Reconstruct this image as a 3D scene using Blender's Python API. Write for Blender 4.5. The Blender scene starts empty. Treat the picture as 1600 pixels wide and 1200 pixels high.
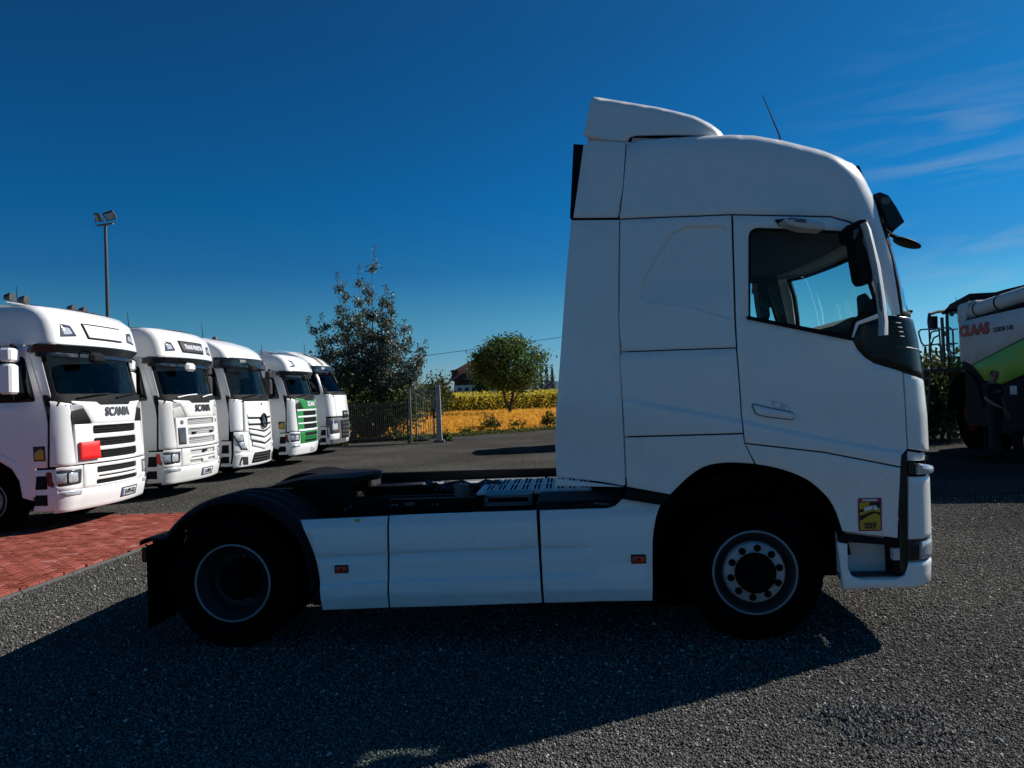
import bpy, math, random
import numpy as np
from mathutils import Vector, Matrix
from mathutils.geometry import delaunay_2d_cdt
random.seed(7); RNG = np.random.default_rng(7)
PI = math.pi; R = math.radians
scene = bpy.context.scene
COL = scene.collection

# ------------------------------------------------------------------ camera
FPX = 1209.0                       # focal length in pixels of a 1600 px wide frame
CAM_H = 1.8
PITCH, ROLL = R(0.9), R(2.0)
Fw = Vector((0, math.cos(PITCH), math.sin(PITCH)))
R0 = Vector((1, 0, 0)); U0 = Vector((0, -math.sin(PITCH), math.cos(PITCH)))
Rc = R0 * math.cos(ROLL) - U0 * math.sin(ROLL)
Uc = R0 * math.sin(ROLL) + U0 * math.cos(ROLL)
CAM = Vector((0, 0, CAM_H))
cd = bpy.data.cameras.new('camera'); co = bpy.data.objects.new('camera', cd); COL.objects.link(co)
cd.sensor_width = 36; cd.lens = 36 * FPX / 1600; cd.clip_start = 0.05; cd.clip_end = 6000
m = Matrix.Identity(4)
for i in range(3):
    m[i][0] = Rc[i]; m[i][1] = Uc[i]; m[i][2] = -Fw[i]; m[i][3] = CAM[i]
co.matrix_world = m
scene.camera = co

# ------------------------------------------------------------------ light
SUN_AZ, SUN_EL = R(63), R(35)      # azimuth from +Y towards +X
sdir = Vector((math.sin(SUN_AZ) * math.cos(SUN_EL), math.cos(SUN_AZ) * math.cos(SUN_EL), math.sin(SUN_EL)))
sl = bpy.data.lights.new('sun', 'SUN'); sl.energy = 5.0; sl.angle = R(0.5); sl.color = (1.0, 0.95, 0.88)
so = bpy.data.objects.new('sun', sl); COL.objects.link(so)
so.rotation_euler = (-sdir).to_track_quat('-Z', 'Y').to_euler()
so.location = (0, 0, 50)

world = bpy.data.worlds.new('World'); scene.world = world; world.use_nodes = True
nt = world.node_tree; nt.nodes.clear()
def wn(t, **k):
    n = nt.nodes.new(t)
    for a, b in k.items(): setattr(n, a, b)
    return n
sky = wn('ShaderNodeTexSky', sky_type='NISHITA'); sky.sun_disc = False
sky.sun_elevation = SUN_EL; sky.sun_rotation = SUN_AZ; sky.altitude = 200
sky.air_density = 1.0; sky.dust_density = 0.4; sky.ozone_density = 2.0
# grade the sky to the deep, polarised blue of the day: contrast about a mid level, then a tint by elevation
pre = wn('ShaderNodeMixRGB', blend_type='MULTIPLY'); pre.inputs[0].default_value = 1; pre.inputs[2].default_value = (0.22, 0.22, 0.22, 1)
gam = wn('ShaderNodeGamma'); gam.inputs[1].default_value = 1.35
tcs = wn('ShaderNodeTexCoord'); sep = wn('ShaderNodeSeparateXYZ')
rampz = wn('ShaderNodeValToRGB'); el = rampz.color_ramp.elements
el[0].position = 0.0; el[0].color = (0.33, 0.49, 0.85, 1); el[1].position = 1.0; el[1].color = (0.22, 0.42, 0.51, 1)  # zenith stop lies above the frame, its red raised to warm shaded sides
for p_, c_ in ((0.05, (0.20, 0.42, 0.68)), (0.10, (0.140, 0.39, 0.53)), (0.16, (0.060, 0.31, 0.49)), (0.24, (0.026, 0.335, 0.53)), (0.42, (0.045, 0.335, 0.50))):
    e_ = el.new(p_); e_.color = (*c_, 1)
hsv = wn('ShaderNodeMixRGB', blend_type='MULTIPLY'); hsv.inputs[0].default_value = 1
gain = wn('ShaderNodeMixRGB', blend_type='MULTIPLY'); gain.inputs[0].default_value = 1; gain.inputs[2].default_value = (1.895 / .22, 1.895 / .22, 1.895 / .22, 1)
bgn = wn('ShaderNodeBackground'); bgn.inputs[1].default_value = 0.050
out = wn('ShaderNodeOutputWorld')
# thin cirrus: noise stretched along the sky's horizontal
tc = wn('ShaderNodeTexCoord'); mp = wn('ShaderNodeMapping'); mp.inputs['Scale'].default_value = (2.2, 2.2, 16)
mp.inputs['Rotation'].default_value = (0.12, 0.2, 0)
nz = wn('ShaderNodeTexNoise'); nz.inputs['Scale'].default_value = 2.3; nz.inputs['Detail'].default_value = 7; nz.inputs['Distortion'].default_value = 0.9
mp2 = wn('ShaderNodeMapping'); nz2 = wn('ShaderNodeTexNoise'); nz2.inputs['Scale'].default_value = 1.6; nz2.inputs['Detail'].default_value = 2
mp2.inputs['Location'].default_value = (3.1, 1.7, 0.4)
cr = wn('ShaderNodeValToRGB'); cr.color_ramp.elements[0].position = 0.47; cr.color_ramp.elements[1].position = 0.78
cr2 = wn('ShaderNodeValToRGB'); cr2.color_ramp.elements[0].position = 0.42; cr2.color_ramp.elements[1].position = 0.62
mul = wn('ShaderNodeMath', operation='MULTIPLY'); mul2 = wn('ShaderNodeMath', operation='MULTIPLY'); mul2.inputs[1].default_value = 0.85
mixc = wn('ShaderNodeMixRGB'); mixc.inputs[2].default_value = (6.7, 7.7, 8.6, 1)
L = nt.links.new
L(sky.outputs[0], pre.inputs[1]); L(pre.outputs[0], gam.inputs[0]); L(gam.outputs[0], hsv.inputs[1])
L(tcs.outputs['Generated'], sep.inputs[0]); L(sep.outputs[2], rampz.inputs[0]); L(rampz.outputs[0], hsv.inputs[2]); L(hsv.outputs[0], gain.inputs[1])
# the thin cloud lies on the sun's side of the sky
dotn = wn('ShaderNodeVectorMath', operation='DOT_PRODUCT'); dotn.inputs[1].default_value = (math.sin(R(55)), math.cos(R(55)), 0)
L(tcs.outputs['Generated'], dotn.inputs[0]); mrc = wn('ShaderNodeMapRange'); mrc.inputs[1].default_value = 0.76; mrc.inputs[2].default_value = 0.93
L(dotn.outputs['Value'], mrc.inputs[0])
L(tc.outputs['Generated'], mp.inputs[0]); L(mp.outputs[0], nz.inputs[0]); L(nz.outputs[0], cr.inputs[0])
L(tc.outputs['Generated'], mp2.inputs[0]); L(mp2.outputs[0], nz2.inputs[0]); L(nz2.outputs[0], cr2.inputs[0])
L(cr.outputs[0], mul.inputs[0]); L(cr2.outputs[0], mul.inputs[1]); mul3 = wn('ShaderNodeMath', operation='MULTIPLY'); L(mul.outputs[0], mul3.inputs[0]); L(mrc.outputs[0], mul3.inputs[1]); 
band_ = wn('ShaderNodeValToRGB'); be = band_.color_ramp.elements; be[0].position = 0.05; be[0].color = (0, 0, 0, 1); be[1].position = 0.46; be[1].color = (0.04, 0.04, 0.04, 1)
for p_, v_ in ((0.13, 0.85), (0.25, 1.0), (0.34, 0.35)):
    e_ = be.new(p_); e_.color = (v_, v_, v_, 1)
L(sep.outputs[2], band_.inputs[0]); mul4 = wn('ShaderNodeMath', operation='MULTIPLY'); L(mul3.outputs[0], mul4.inputs[0]); L(band_.outputs[0], mul4.inputs[1]); L(mul4.outputs[0], mul2.inputs[0])
L(mul2.outputs[0], mixc.inputs[0]); L(gain.outputs[0], mixc.inputs[1])
L(mixc.outputs[0], bgn.inputs[0]); L(bgn.outputs[0], out.inputs[0])

vs = scene.view_settings
vs.view_transform = 'Standard'; vs.look = 'None'; vs.gamma = 1; vs.use_curve_mapping = False; vs.exposure = 0.30
try: scene.display_settings.display_device = 'sRGB'
except Exception: pass
scene.cycles.max_bounces = 8; scene.cycles.transparent_max_bounces = 16

# ------------------------------------------------------------------ pixel <-> world
def ray(px, py): return Fw + Rc * ((px - 800) / FPX) + Uc * ((600 - py) / FPX)
def proj(P):
    d = Vector(P) - CAM; w = d.dot(Fw)
    return 800 + FPX * d.dot(Rc) / w, 600 - FPX * d.dot(Uc) / w
def ground(px, py, z=0.0):
    d = ray(px, py); k = (z - CAM_H) / d.z
    return CAM + d * k
def at(px, py, Y):                  # point at depth Y
    d = ray(px, py); return CAM + d * (Y / d.y)
class Frame:                        # upright plane frame: x along, y into the thing (away), z up
    def __init__(s, o, yaw):
        s.o = Vector((o[0], o[1], 0)); s.yaw = yaw
        s.ex = Vector((math.cos(yaw), math.sin(yaw), 0)); s.ey = Vector((-math.sin(yaw), math.cos(yaw), 0))
    def loc(s, px, py, y=0.0):
        d = ray(px, py); k = (y - (CAM - s.o).dot(s.ey)) / d.dot(s.ey)
        P = CAM + d * k
        return (P - s.o).dot(s.ex), P.z
    def world(s, p): return s.o + s.ex * p[0] + s.ey * p[1] + Vector((0, 0, p[2]))

# ------------------------------------------------------------------ materials
MATS = {}
def pm(name, col, rough=0.5, metal=0.0, coat=0.0, var=0.08, scale=6.0, bump=0.0, bscale=60.0, spec=0.5, trans=0.0, emit=0):
    mt = bpy.data.materials.new(name); mt.use_nodes = True
    n = mt.node_tree.nodes; l = mt.node_tree.links.new; b = n['Principled BSDF']
    b.inputs['Metallic'].default_value = metal; b.inputs['Coat Weight'].default_value = coat
    b.inputs['Coat Roughness'].default_value = 0.06; b.inputs['Specular IOR Level'].default_value = spec
    t = n.new('ShaderNodeTexCoord'); z = n.new('ShaderNodeTexNoise'); z.inputs['Scale'].default_value = scale; z.inputs['Detail'].default_value = 6
    l(t.outputs['Object'], z.inputs[0])
    mx = n.new('ShaderNodeMixRGB'); a = [max(0, c * (1 - var)) for c in col]; c2 = [min(1, c * (1 + var)) for c in col]
    mx.inputs[1].default_value = (*a, 1); mx.inputs[2].default_value = (*c2, 1)
    l(z.outputs[0], mx.inputs[0]); l(mx.outputs[0], b.inputs['Base Color'])
    mr = n.new('ShaderNodeMapRange'); mr.inputs[3].default_value = max(0.02, rough * 0.8); mr.inputs[4].default_value = min(1, rough * 1.2)
    l(z.outputs[0], mr.inputs[0]); l(mr.outputs[0], b.inputs['Roughness'])
    if bump:
        z2 = n.new('ShaderNodeTexNoise'); z2.inputs['Scale'].default_value = bscale; z2.inputs['Detail'].default_value = 4
        l(t.outputs['Object'], z2.inputs[0])
        bp = n.new('ShaderNodeBump'); bp.inputs['Strength'].default_value = bump; bp.inputs['Distance'].default_value = 0.01
        l(z2.outputs[0], bp.inputs['Height']); l(bp.outputs[0], b.inputs['Normal'])
    MATS[name] = mt; return mt
def glass(name, tint, refl=1.0, dark=0.0):
    mt = bpy.data.materials.new(name); mt.use_nodes = True
    n = mt.node_tree.nodes; l = mt.node_tree.links.new; n.clear()
    o = n.new('ShaderNodeOutputMaterial'); tr = n.new('ShaderNodeBsdfTransparent'); tr.inputs[0].default_value = (*tint, 1)
    gl = n.new('ShaderNodeBsdfGlossy'); gl.inputs['Roughness'].default_value = 0.02; gl.inputs[0].default_value = (0.9, 0.95, 1, 1)
    fr = n.new('ShaderNodeFresnel'); fr.inputs[0].default_value = 1.5
    ge = n.new('ShaderNodeNewGeometry'); ir = n.new('ShaderNodeMapRange'); ir.inputs[3].default_value = 1.5; ir.inputs[4].default_value = 1 / 1.5
    l(ge.outputs['Backfacing'], ir.inputs[0]); l(ir.outputs[0], fr.inputs[0])   # same Fresnel from both sides of the pane
    mm = n.new('ShaderNodeMath'); mm.operation = 'MULTIPLY'; mm.inputs[1].default_value = refl
    ms = n.new('ShaderNodeMixShader'); l(fr.outputs[0], mm.inputs[0]); l(mm.outputs[0], ms.inputs[0])
    l(tr.outputs[0], ms.inputs[1]); l(gl.outputs[0], ms.inputs[2]); l(ms.outputs[0], o.inputs[0])
    MATS[name] = mt; return mt
M_WHITE = pm('white_paint', (0.85, 0.85, 0.835), 0.28, coat=0.4, var=0.03, scale=3)
M_WHITE2 = pm('warm_white_paint', (0.76, 0.75, 0.72), 0.35, coat=0.3, var=0.04, scale=3)
M_WPLAST = pm('white_plastic', (0.62, 0.63, 0.64), 0.5, var=0.05)
M_BLACK = pm('black_plastic', (0.010, 0.010, 0.011), 0.65, var=0.25, bump=0.05, spec=0.12)
M_GAP = pm('dark_underbody', (0.006, 0.006, 0.007), 0.9, var=0.3, spec=0.0)
M_BGLOSS = pm('gloss_black', (0.008, 0.008, 0.009), 0.30, var=0.1, spec=0.4)
M_RUBBER = pm('tyre_rubber', (0.0042, 0.0042, 0.0044), 0.9, var=0.3, scale=14, bump=0.15, bscale=90, spec=0.0)
M_STEEL = pm('painted_steel', (0.115, 0.12, 0.125), 0.45, metal=0.35, var=0.12, scale=12)
M_RIMD = pm('rim_disc_paint', (0.36, 0.37, 0.38), 0.45, metal=0.1, var=0.15, scale=14)
M_BARREL = pm('rim_barrel_shade', (0.040, 0.043, 0.046), 0.4, metal=0.2, var=0.2, scale=14)  # rim paint darkened: the shade inside the barrel is in the colour
M_ALU = pm('aluminium', (0.66, 0.67, 0.68), 0.45, metal=0.35, var=0.08, scale=14)
M_CHASSIS = pm('chassis_paint', (0.008, 0.008, 0.009), 0.6, var=0.3, spec=0.08)
M_GREY = pm('grey_plastic', (0.12, 0.12, 0.125), 0.55, var=0.1)
M_LGREY = pm('light_grey_mesh', (0.42, 0.42, 0.41), 0.6, var=0.1)
M_DGREY = pm('dark_grey_plastic', (0.035, 0.036, 0.038), 0.55, var=0.15)
M_INT = pm('cab_lining', (0.060, 0.065, 0.068), 0.85, var=0.15)
M_INTL = pm('cab_trim_pale', (0.20, 0.20, 0.19), 0.8, var=0.1)
M_LAMP = pm('lamp_lens', (0.55, 0.57, 0.60), 0.12, metal=0.25, coat=0.6, var=0.35, scale=30)
M_LAMPD = pm('lamp_dark', (0.05, 0.052, 0.056), 0.15, coat=0.6, var=0.5, scale=25)
M_ORANGE = pm('orange_reflector', (0.62, 0.045, 0.012), 0.3, var=0.1)
M_RED = pm('red_plate', (0.78, 0.004, 0.004), 0.5, var=0.03)
M_TAIL = pm('tail_lens', (0.16, 0.008, 0.008), 0.2, var=0.2)
M_YELLOW = pm('sticker_yellow', (0.55, 0.36, 0.02), 0.5, var=0.06)
M_MAGENTA = pm('sticker_magenta', (0.34, 0.015, 0.075), 0.5, var=0.05)
M_INK = pm('black_ink', (0.012, 0.011, 0.010), 0.6, var=0.1)
M_PRINTW = pm('white_print', (0.75, 0.76, 0.80), 0.5, var=0.04)
M_GREEN = pm('green_paint', (0.012, 0.215, 0.030), 0.35, coat=0.3, var=0.06)
M_PLATE = pm('plate_white', (0.62, 0.64, 0.64), 0.45, var=0.04)
M_BLUE = pm('plate_blue', (0.02, 0.10, 0.42), 0.45, var=0.04)
M_CHROME = pm('chrome', (0.62, 0.63, 0.64), 0.15, metal=1.0, var=0.05)
G_SIDE = glass('tinted_side_glass', (0.72, 0.91, 0.89), 0.40)
G_WIND = glass('windscreen_glass', (0.82, 0.90, 0.89), 1.1)
G_LORRY = glass('lorry_windscreen_glass', (0.62, 0.76, 0.74), 0.30)
G_DARK = glass('dark_tinted_glass', (0.05, 0.06, 0.07), 0.8)

# ------------------------------------------------------------------ object helpers
def link(o, parent=None):
    COL.objects.link(o)
    if parent is not None: o.parent = parent
    return o
def tag(o, label=None, cat=None, group=None, kind=None):
    if label: o['label'] = label
    if cat: o['category'] = cat
    if group: o['group'] = group
    if kind: o['kind'] = kind
    return o
def thing(name, label, cat, loc=(0, 0, 0), rz=0.0, group=None):
    o = bpy.data.objects.new(name, None); o.empty_display_size = 0.3
    COL.objects.link(o); o.location = loc; o.rotation_euler = (0, 0, rz)
    return tag(o, label, cat, group)
def copy_tree(o, parent=None):
    c = o.copy(); COL.objects.link(c)
    if parent is not None: c.parent = parent
    for ch in list(o.children): copy_tree(ch, c)
    return c

class MB:
    def __init__(s): s.v = []; s.f = []; s.flat = False
    def add(s, vs, fs):
        b = len(s.v); s.v.extend([tuple(p) for p in vs]); s.f.extend([tuple(i + b for i in f) for f in fs]); return s
    def box(s, c, d, b=0.0, rot=None):
        x, y, z = d[0] / 2, d[1] / 2, d[2] / 2
        if b <= 0:
            P = [(i * x, j * y, k * z) for i in (-1, 1) for j in (-1, 1) for k in (-1, 1)]
            F = [(0, 1, 3, 2), (4, 6, 7, 5), (0, 4, 5, 1), (2, 3, 7, 6), (0, 2, 6, 4), (1, 5, 7, 3)]
        else:
            b = min(b, x * .9, y * .9, z * .9); P = []; F = []; idx = {}
            for i in (-1, 1):
                for j in (-1, 1):
                    for k in (-1, 1):
                        for a in range(3):
                            q = [i * x, j * y, k * z]
                            for e in range(3):
                                if e != a: q[e] -= (i, j, k)[e] * b
                            idx[(i, j, k, a)] = len(P); P.append(tuple(q))
            for a in range(3):
                o = [e for e in range(3) if e != a]
                for sg in (-1, 1):
                    r_ = []
                    for p, q in ((-1, -1), (1, -1), (1, 1), (-1, 1)):
                        key = [0, 0, 0]; key[a] = sg; key[o[0]] = p; key[o[1]] = q
                        r_.append(idx[(*key, a)])
                    if (sg > 0) == (a == 1): r_.reverse()
                    F.append(tuple(r_))
            for a in range(3):       # edges along axis a
                o = [e for e in range(3) if e != a]
                for p in (-1, 1):
                    for q in (-1, 1):
                        k1 = [0, 0, 0]; k2 = [0, 0, 0]; k1[a] = -1; k2[a] = 1
                        for kk in (k1, k2): kk[o[0]] = p; kk[o[1]] = q
                        f = [idx[(*k1, o[0])], idx[(*k1, o[1])], idx[(*k2, o[1])], idx[(*k2, o[0])]]
                        if (p * q > 0) == (a == 1): f.reverse()
                        F.append(tuple(f))
            for i in (-1, 1):
                for j in (-1, 1):
                    for k in (-1, 1):
                        f = [idx[(i, j, k, 0)], idx[(i, j, k, 1)], idx[(i, j, k, 2)]]
                        if i * j * k < 0: f.reverse()
                        F.append(tuple(f))
        if rot is not None: P = [rot @ Vector(p) for p in P]
        return s.add([(p[0] + c[0], p[1] + c[1], p[2] + c[2]) for p in P], F)
    def bx(s, x0, x1, y0, y1, z0, z1, b=0.0):
        return s.box(((x0 + x1) / 2, (y0 + y1) / 2, (z0 + z1) / 2), (abs(x1 - x0), abs(y1 - y0), abs(z1 - z0)), b)
    def loft(s, rings, closed=True, caps=True):
        n = len(rings[0]); b = len(s.v)
        for r_ in rings: s.v.extend([tuple(p) for p in r_])
        for i in range(len(rings) - 1):
            for j in range(n if closed else n - 1):
                k = (j + 1) % n
                s.f.append((b + i * n + j, b + i * n + k, b + (i + 1) * n + k, b + (i + 1) * n + j))
        if caps and closed:
            s.f.append(tuple(b + j for j in reversed(range(n))))
            s.f.append(tuple(b + (len(rings) - 1) * n + j for j in range(n)))
        return s
    def tube(s, pts, r, n=8, caps=True):
        pts = [Vector(p) for p in pts]; rings = []
        rr = r if hasattr(r, '__len__') else [r] * len(pts)
        t0 = (pts[1] - pts[0]).normalized(); up = Vector((0, 0, 1)) if abs(t0.z) < 0.9 else Vector((1, 0, 0))
        u = t0.cross(up).normalized()
        for i, p in enumerate(pts):
            t = (pts[min(i + 1, len(pts) - 1)] - pts[max(i - 1, 0)]).normalized()
            u = (u - t * u.dot(t)).normalized(); w = t.cross(u)
            rings.append([p + (u * math.cos(a) + w * math.sin(a)) * rr[i] for a in [2 * PI * k / n for k in range(n)]])
        return s.loft(rings, True, caps)
    def cyl(s, a, b, r, n=16, r2=None): return s.tube([a, b], [r, r if r2 is None else r2], n)
    def lathe(s, prof, c, axis='y', n=32):          # prof: (radius, height along axis)
        rings = []
        for (r_, h) in prof:
            ring = []
            for k in range(n):
                a = 2 * PI * k / n; p, q = r_ * math.cos(a), r_ * math.sin(a)
                if axis == 'y': ring.append((c[0] + p, c[1] + h, c[2] + q))
                elif axis == 'x': ring.append((c[0] + h, c[1] + p, c[2] + q))
                else: ring.append((c[0] + p, c[1] + q, c[2] + h))
            rings.append(ring)
        return s.loft(rings, True, False)
    def prism(s, poly, fn0, fn1):                   # extrude 2-D polygon between two maps
        n = len(poly); b = len(s.v)
        s.v.extend([tuple(fn0(*p)) for p in poly]); s.v.extend([tuple(fn1(*p)) for p in poly])
        for i in range(n):
            k = (i + 1) % n; s.f.append((b + i, b + k, b + n + k, b + n + i))
        tri = poly_tris(poly)
        for t in tri: s.f.append(tuple(b + i for i in reversed(t))); s.f.append(tuple(b + n + i for i in t))
        return s
    def xform(s, fn, start=0): s.v = s.v[:start] + [tuple(fn(Vector(p))) for p in s.v[start:]]; return s
    def build(s, name, mat, parent=None, sharp=35, fix=True):
        me = bpy.data.meshes.new(name); me.from_pydata(s.v, [], s.f); me.update()
        if fix:
            import bmesh
            bm = bmesh.new(); bm.from_mesh(me); bmesh.ops.recalc_face_normals(bm, faces=bm.faces); bm.to_mesh(me); bm.free()
        me.materials.append(mat)
        if sharp is not None:
            me.polygons.foreach_set('use_smooth', [True] * len(me.polygons)); me.set_sharp_from_angle(angle=R(sharp))
        o = bpy.data.objects.new(name, me); return link(o, parent)

def area2(poly): return sum(poly[i][0] * poly[(i + 1) % len(poly)][1] - poly[(i + 1) % len(poly)][0] * poly[i][1] for i in range(len(poly)))
def inside(P, poly):
    P = np.asarray(P, float); c = np.zeros(len(P), bool); q = np.asarray(poly, float); n = len(q)
    for i in range(n):
        a, b = q[i], q[(i + 1) % n]
        m_ = (a[1] > P[:, 1]) != (b[1] > P[:, 1])
        with np.errstate(divide='ignore', invalid='ignore'):
            xx = (b[0] - a[0]) * (P[:, 1] - a[1]) / (b[1] - a[1]) + a[0]
        c ^= m_ & (P[:, 0] < xx)
    return c
def dist_poly(P, poly, closed=True):
    P = np.asarray(P, float); q = np.asarray(poly, float); d = np.full(len(P), 1e9)
    for i in range(len(q) if closed else len(q) - 1):
        a, b = q[i], q[(i + 1) % len(q)]; ab = b - a; L2 = ab @ ab + 1e-12
        t = np.clip(((P - a) @ ab) / L2, 0, 1); e = P - (a + t[:, None] * ab); d = np.minimum(d, np.sqrt((e ** 2).sum(1)))
    return d
def poly_tris(poly):
    n = len(poly); r_ = delaunay_2d_cdt([Vector(p) for p in poly], [(i, (i + 1) % n) for i in range(n)], [], 0, 1e-6)
    cen = [((r_[0][f[0]].x + r_[0][f[1]].x + r_[0][f[2]].x) / 3, (r_[0][f[0]].y + r_[0][f[1]].y + r_[0][f[2]].y) / 3) for f in r_[2]]
    ins = inside(cen, poly) if cen else []
    mp_ = {i: (o[0] if o else None) for i, o in enumerate(r_[3])}
    return [tuple(mp_[i] for i in f) for f, k in zip(r_[2], ins) if k and all(mp_[i] is not None for i in f)]
def dens(poly, step):
    o = []
    for i in range(len(poly)):
        a, b = poly[i], poly[(i + 1) % len(poly)]; n = max(1, int(math.hypot(b[0] - a[0], b[1] - a[1]) / step))
        o += [(a[0] + (b[0] - a[0]) * k / n, a[1] + (b[1] - a[1]) * k / n) for k in range(n)]
    return o
def offs(poly, d):                                   # inward offset of a CCW polygon
    n = len(poly); o = []
    for i in range(n):
        p0, p, p1 = poly[i - 1], poly[i], poly[(i + 1) % n]
        e0 = Vector((p[0] - p0[0], p[1] - p0[1])); e1 = Vector((p1[0] - p[0], p1[1] - p[1]))
        if e0.length < 1e-9 or e1.length < 1e-9: o.append(p); continue
        e0.normalize(); e1.normalize(); n0 = Vector((-e0.y, e0.x)); n1 = Vector((-e1.y, e1.x)); mm = n0 + n1
        if mm.length < 1e-6: mm = n0
        mm.normalize(); k = d / max(0.4, mm.dot(n0)); o.append((p[0] + mm.x * k, p[1] + mm.y * k))
    return o
def rnd(pts, r, n=5):                                # round the corners; r a number or a list
    o = []; m_ = len(pts)
    for i in range(m_):
        rr = r[i] if hasattr(r, '__len__') else r
        p0, p, p1 = Vector(pts[i - 1]), Vector(pts[i]), Vector(pts[(i + 1) % m_])
        if rr <= 0: o.append(tuple(p)); continue
        a, b = (p0 - p), (p1 - p); la, lb = a.length, b.length; k = min(rr, la * .48, lb * .48)
        a.normalize(); b.normalize(); A, B = p + a * k, p + b * k
        for j in range(n + 1):
            t = j / n; o.append(tuple(A * (1 - t) ** 2 + p * 2 * t * (1 - t) + B * t * t))
    return o
def rect(x0, x1, z0, z1, r=0.0):
    q = [(x0, z0), (x1, z0), (x1, z1), (x0, z1)]
    return rnd(q, r) if r else q

def panel(name, outline, M, mat, parent=None, holes=(), thick=0.02, bev=0.005, step=0.06, field=None, sharp=40, mb=None, extra=None):
    """A solid curved plate: outline in (u,v), mapped by M(u,v,d) with d outwards."""
    if area2(outline) < 0: outline = outline[::-1]
    outline = dens(outline, step); inner = offs(outline, bev)
    hs = []; hin = []
    for h in holes:
        if area2(h) > 0: h = h[::-1]
        h = dens(h, step); hs.append(h); hin.append(offs(h, bev))
    us = [p[0] for p in inner]; vs_ = [p[1] for p in inner]
    gx = np.arange(min(us) + step * .5, max(us), step); gz = np.arange(min(vs_) + step * .5, max(vs_), step)
    G = np.array([(a, b) for a in gx for b in gz]).reshape(-1, 2)
    if len(G):
        k = inside(G, inner) & (dist_poly(G, inner) > step * .35)
        for h in hin: k &= ~inside(G, h) & (dist_poly(G, h) > step * .35)
        G = G[k]
    if extra is not None and len(extra):
        X = np.asarray(extra, float); k = inside(X, inner) & (dist_poly(X, inner) > .004)
        for h in hin: k &= ~inside(X, h) & (dist_poly(X, h) > .004)
        X = X[k]
        if len(G) and len(X):
            dm = np.array([((X - g_) ** 2).sum(1).min() for g_ in G]); G = G[dm > (step * .3) ** 2]
        G = np.vstack([G, X]) if len(G) else X
    pts = list(inner); ed = [(i, (i + 1) % len(inner)) for i in range(len(inner))]
    for h in hin:
        b = len(pts); pts += h; ed += [(b + i, b + (i + 1) % len(h)) for i in range(len(h))]
    pts += [tuple(g) for g in G]
    rv, re_, rf, ov, oe, of = delaunay_2d_cdt([Vector(p) for p in pts], ed, [], 0, 1e-6)
    P2 = [(p.x, p.y) for p in rv]
    cen = [(sum(P2[i][0] for i in f) / 3, sum(P2[i][1] for i in f) / 3) for f in rf]
    k = inside(cen, inner)
    for h in hin: k &= ~inside(cen, h)
    fld = (lambda u, v: field(np.array([(u, v)]))[0]) if field else (lambda u, v: 0.0)
    FD = field(np.array(P2)) if field else np.zeros(len(P2))
    V = [M(p[0], p[1], float(FD[i])) for i, p in enumerate(P2)]
    Fc = [tuple(f) for f, kk in zip(rf, k) if kk]
    # orientation
    if Fc:
        f = Fc[len(Fc) // 2]; a, b, c = (Vector(V[i]) for i in f); nn = (b - a).cross(c - a)
        u = sum(P2[i][0] for i in f) / 3; v = sum(P2[i][1] for i in f) / 3
        dd = Vector(M(u, v, 0.01)) - Vector(M(u, v, 0.0)); flip = nn.dot(dd) < 0
    else: flip = False
    back = {}
    for i, o_ in enumerate(ov):
        for q in o_: back.setdefault(q, i)
    base = 0; rings = [(outline, inner)] + list(zip(hs, hin))
    for full, inn in rings:
        n = len(full); b = len(V)
        fo = field(np.array(full)) if field else np.zeros(n)
        V += [M(p[0], p[1], float(fo[i]) - bev * 0.8) for i, p in enumerate(full)]
        V += [M(p[0], p[1], float(fo[i]) - thick) for i, p in enumerate(full)]
        for i in range(n):
            j = (i + 1) % n; ia, ib = back.get(base + i), back.get(base + j)
            if ia is None or ib is None: continue
            if ia != ib: Fc.append((ib, ia, b + i, b + j))
            Fc.append((b + j, b + i, b + n + i, b + n + j))
        base += n
    if flip: Fc = [tuple(reversed(f)) for f in Fc]
    if mb is not None: mb.add(V, Fc); return mb
    q = MB(); q.v = [tuple(p) for p in V]; q.f = Fc
    return q.build(name, mat, parent, sharp=sharp, fix=False)

class Wrap:
    """Vehicle front wrapped round its corners. t: arc length from the centre line, z: height, d: outward."""
    def __init__(s, hw, r, X0, bulge, yc=0.0): s.hw, s.r, s.X0, s.bulge, s.yc = hw, r, X0, bulge, yc; s.hf = hw - r; s.tc = s.hf + r * PI / 2
    def xc(s, z): return s.X0(z) - s.bulge - s.r
    def __call__(s, t, z, d=0.0):
        sg = -1 if t < 0 else 1; a = abs(t); r = s.r; x0 = s.X0(z)
        if a < s.hf:
            x = x0 - s.bulge * (a / s.hf) ** 2; y = a; nx, ny = 1, 0
        elif a < s.tc:
            th = (a - s.hf) / r; y = s.hf + r * math.sin(th); x = x0 - s.bulge - r * (1 - math.cos(th)); nx, ny = math.cos(th), math.sin(th)
        else:
            y = s.hw; x = x0 - s.bulge - r - (a - s.tc); nx, ny = 0, 1
        return (x + nx * d, s.yc + sg * (y + ny * d), z)
    def side(s, x, z): return s.tc + (s.xc(z) - x)   # arc coordinate of a point at length x on the side
def interp(tab):
    zs = [a for a, b in tab]; xs = [b for a, b in tab]
    return lambda z: float(np.interp(z, zs, xs))
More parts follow.
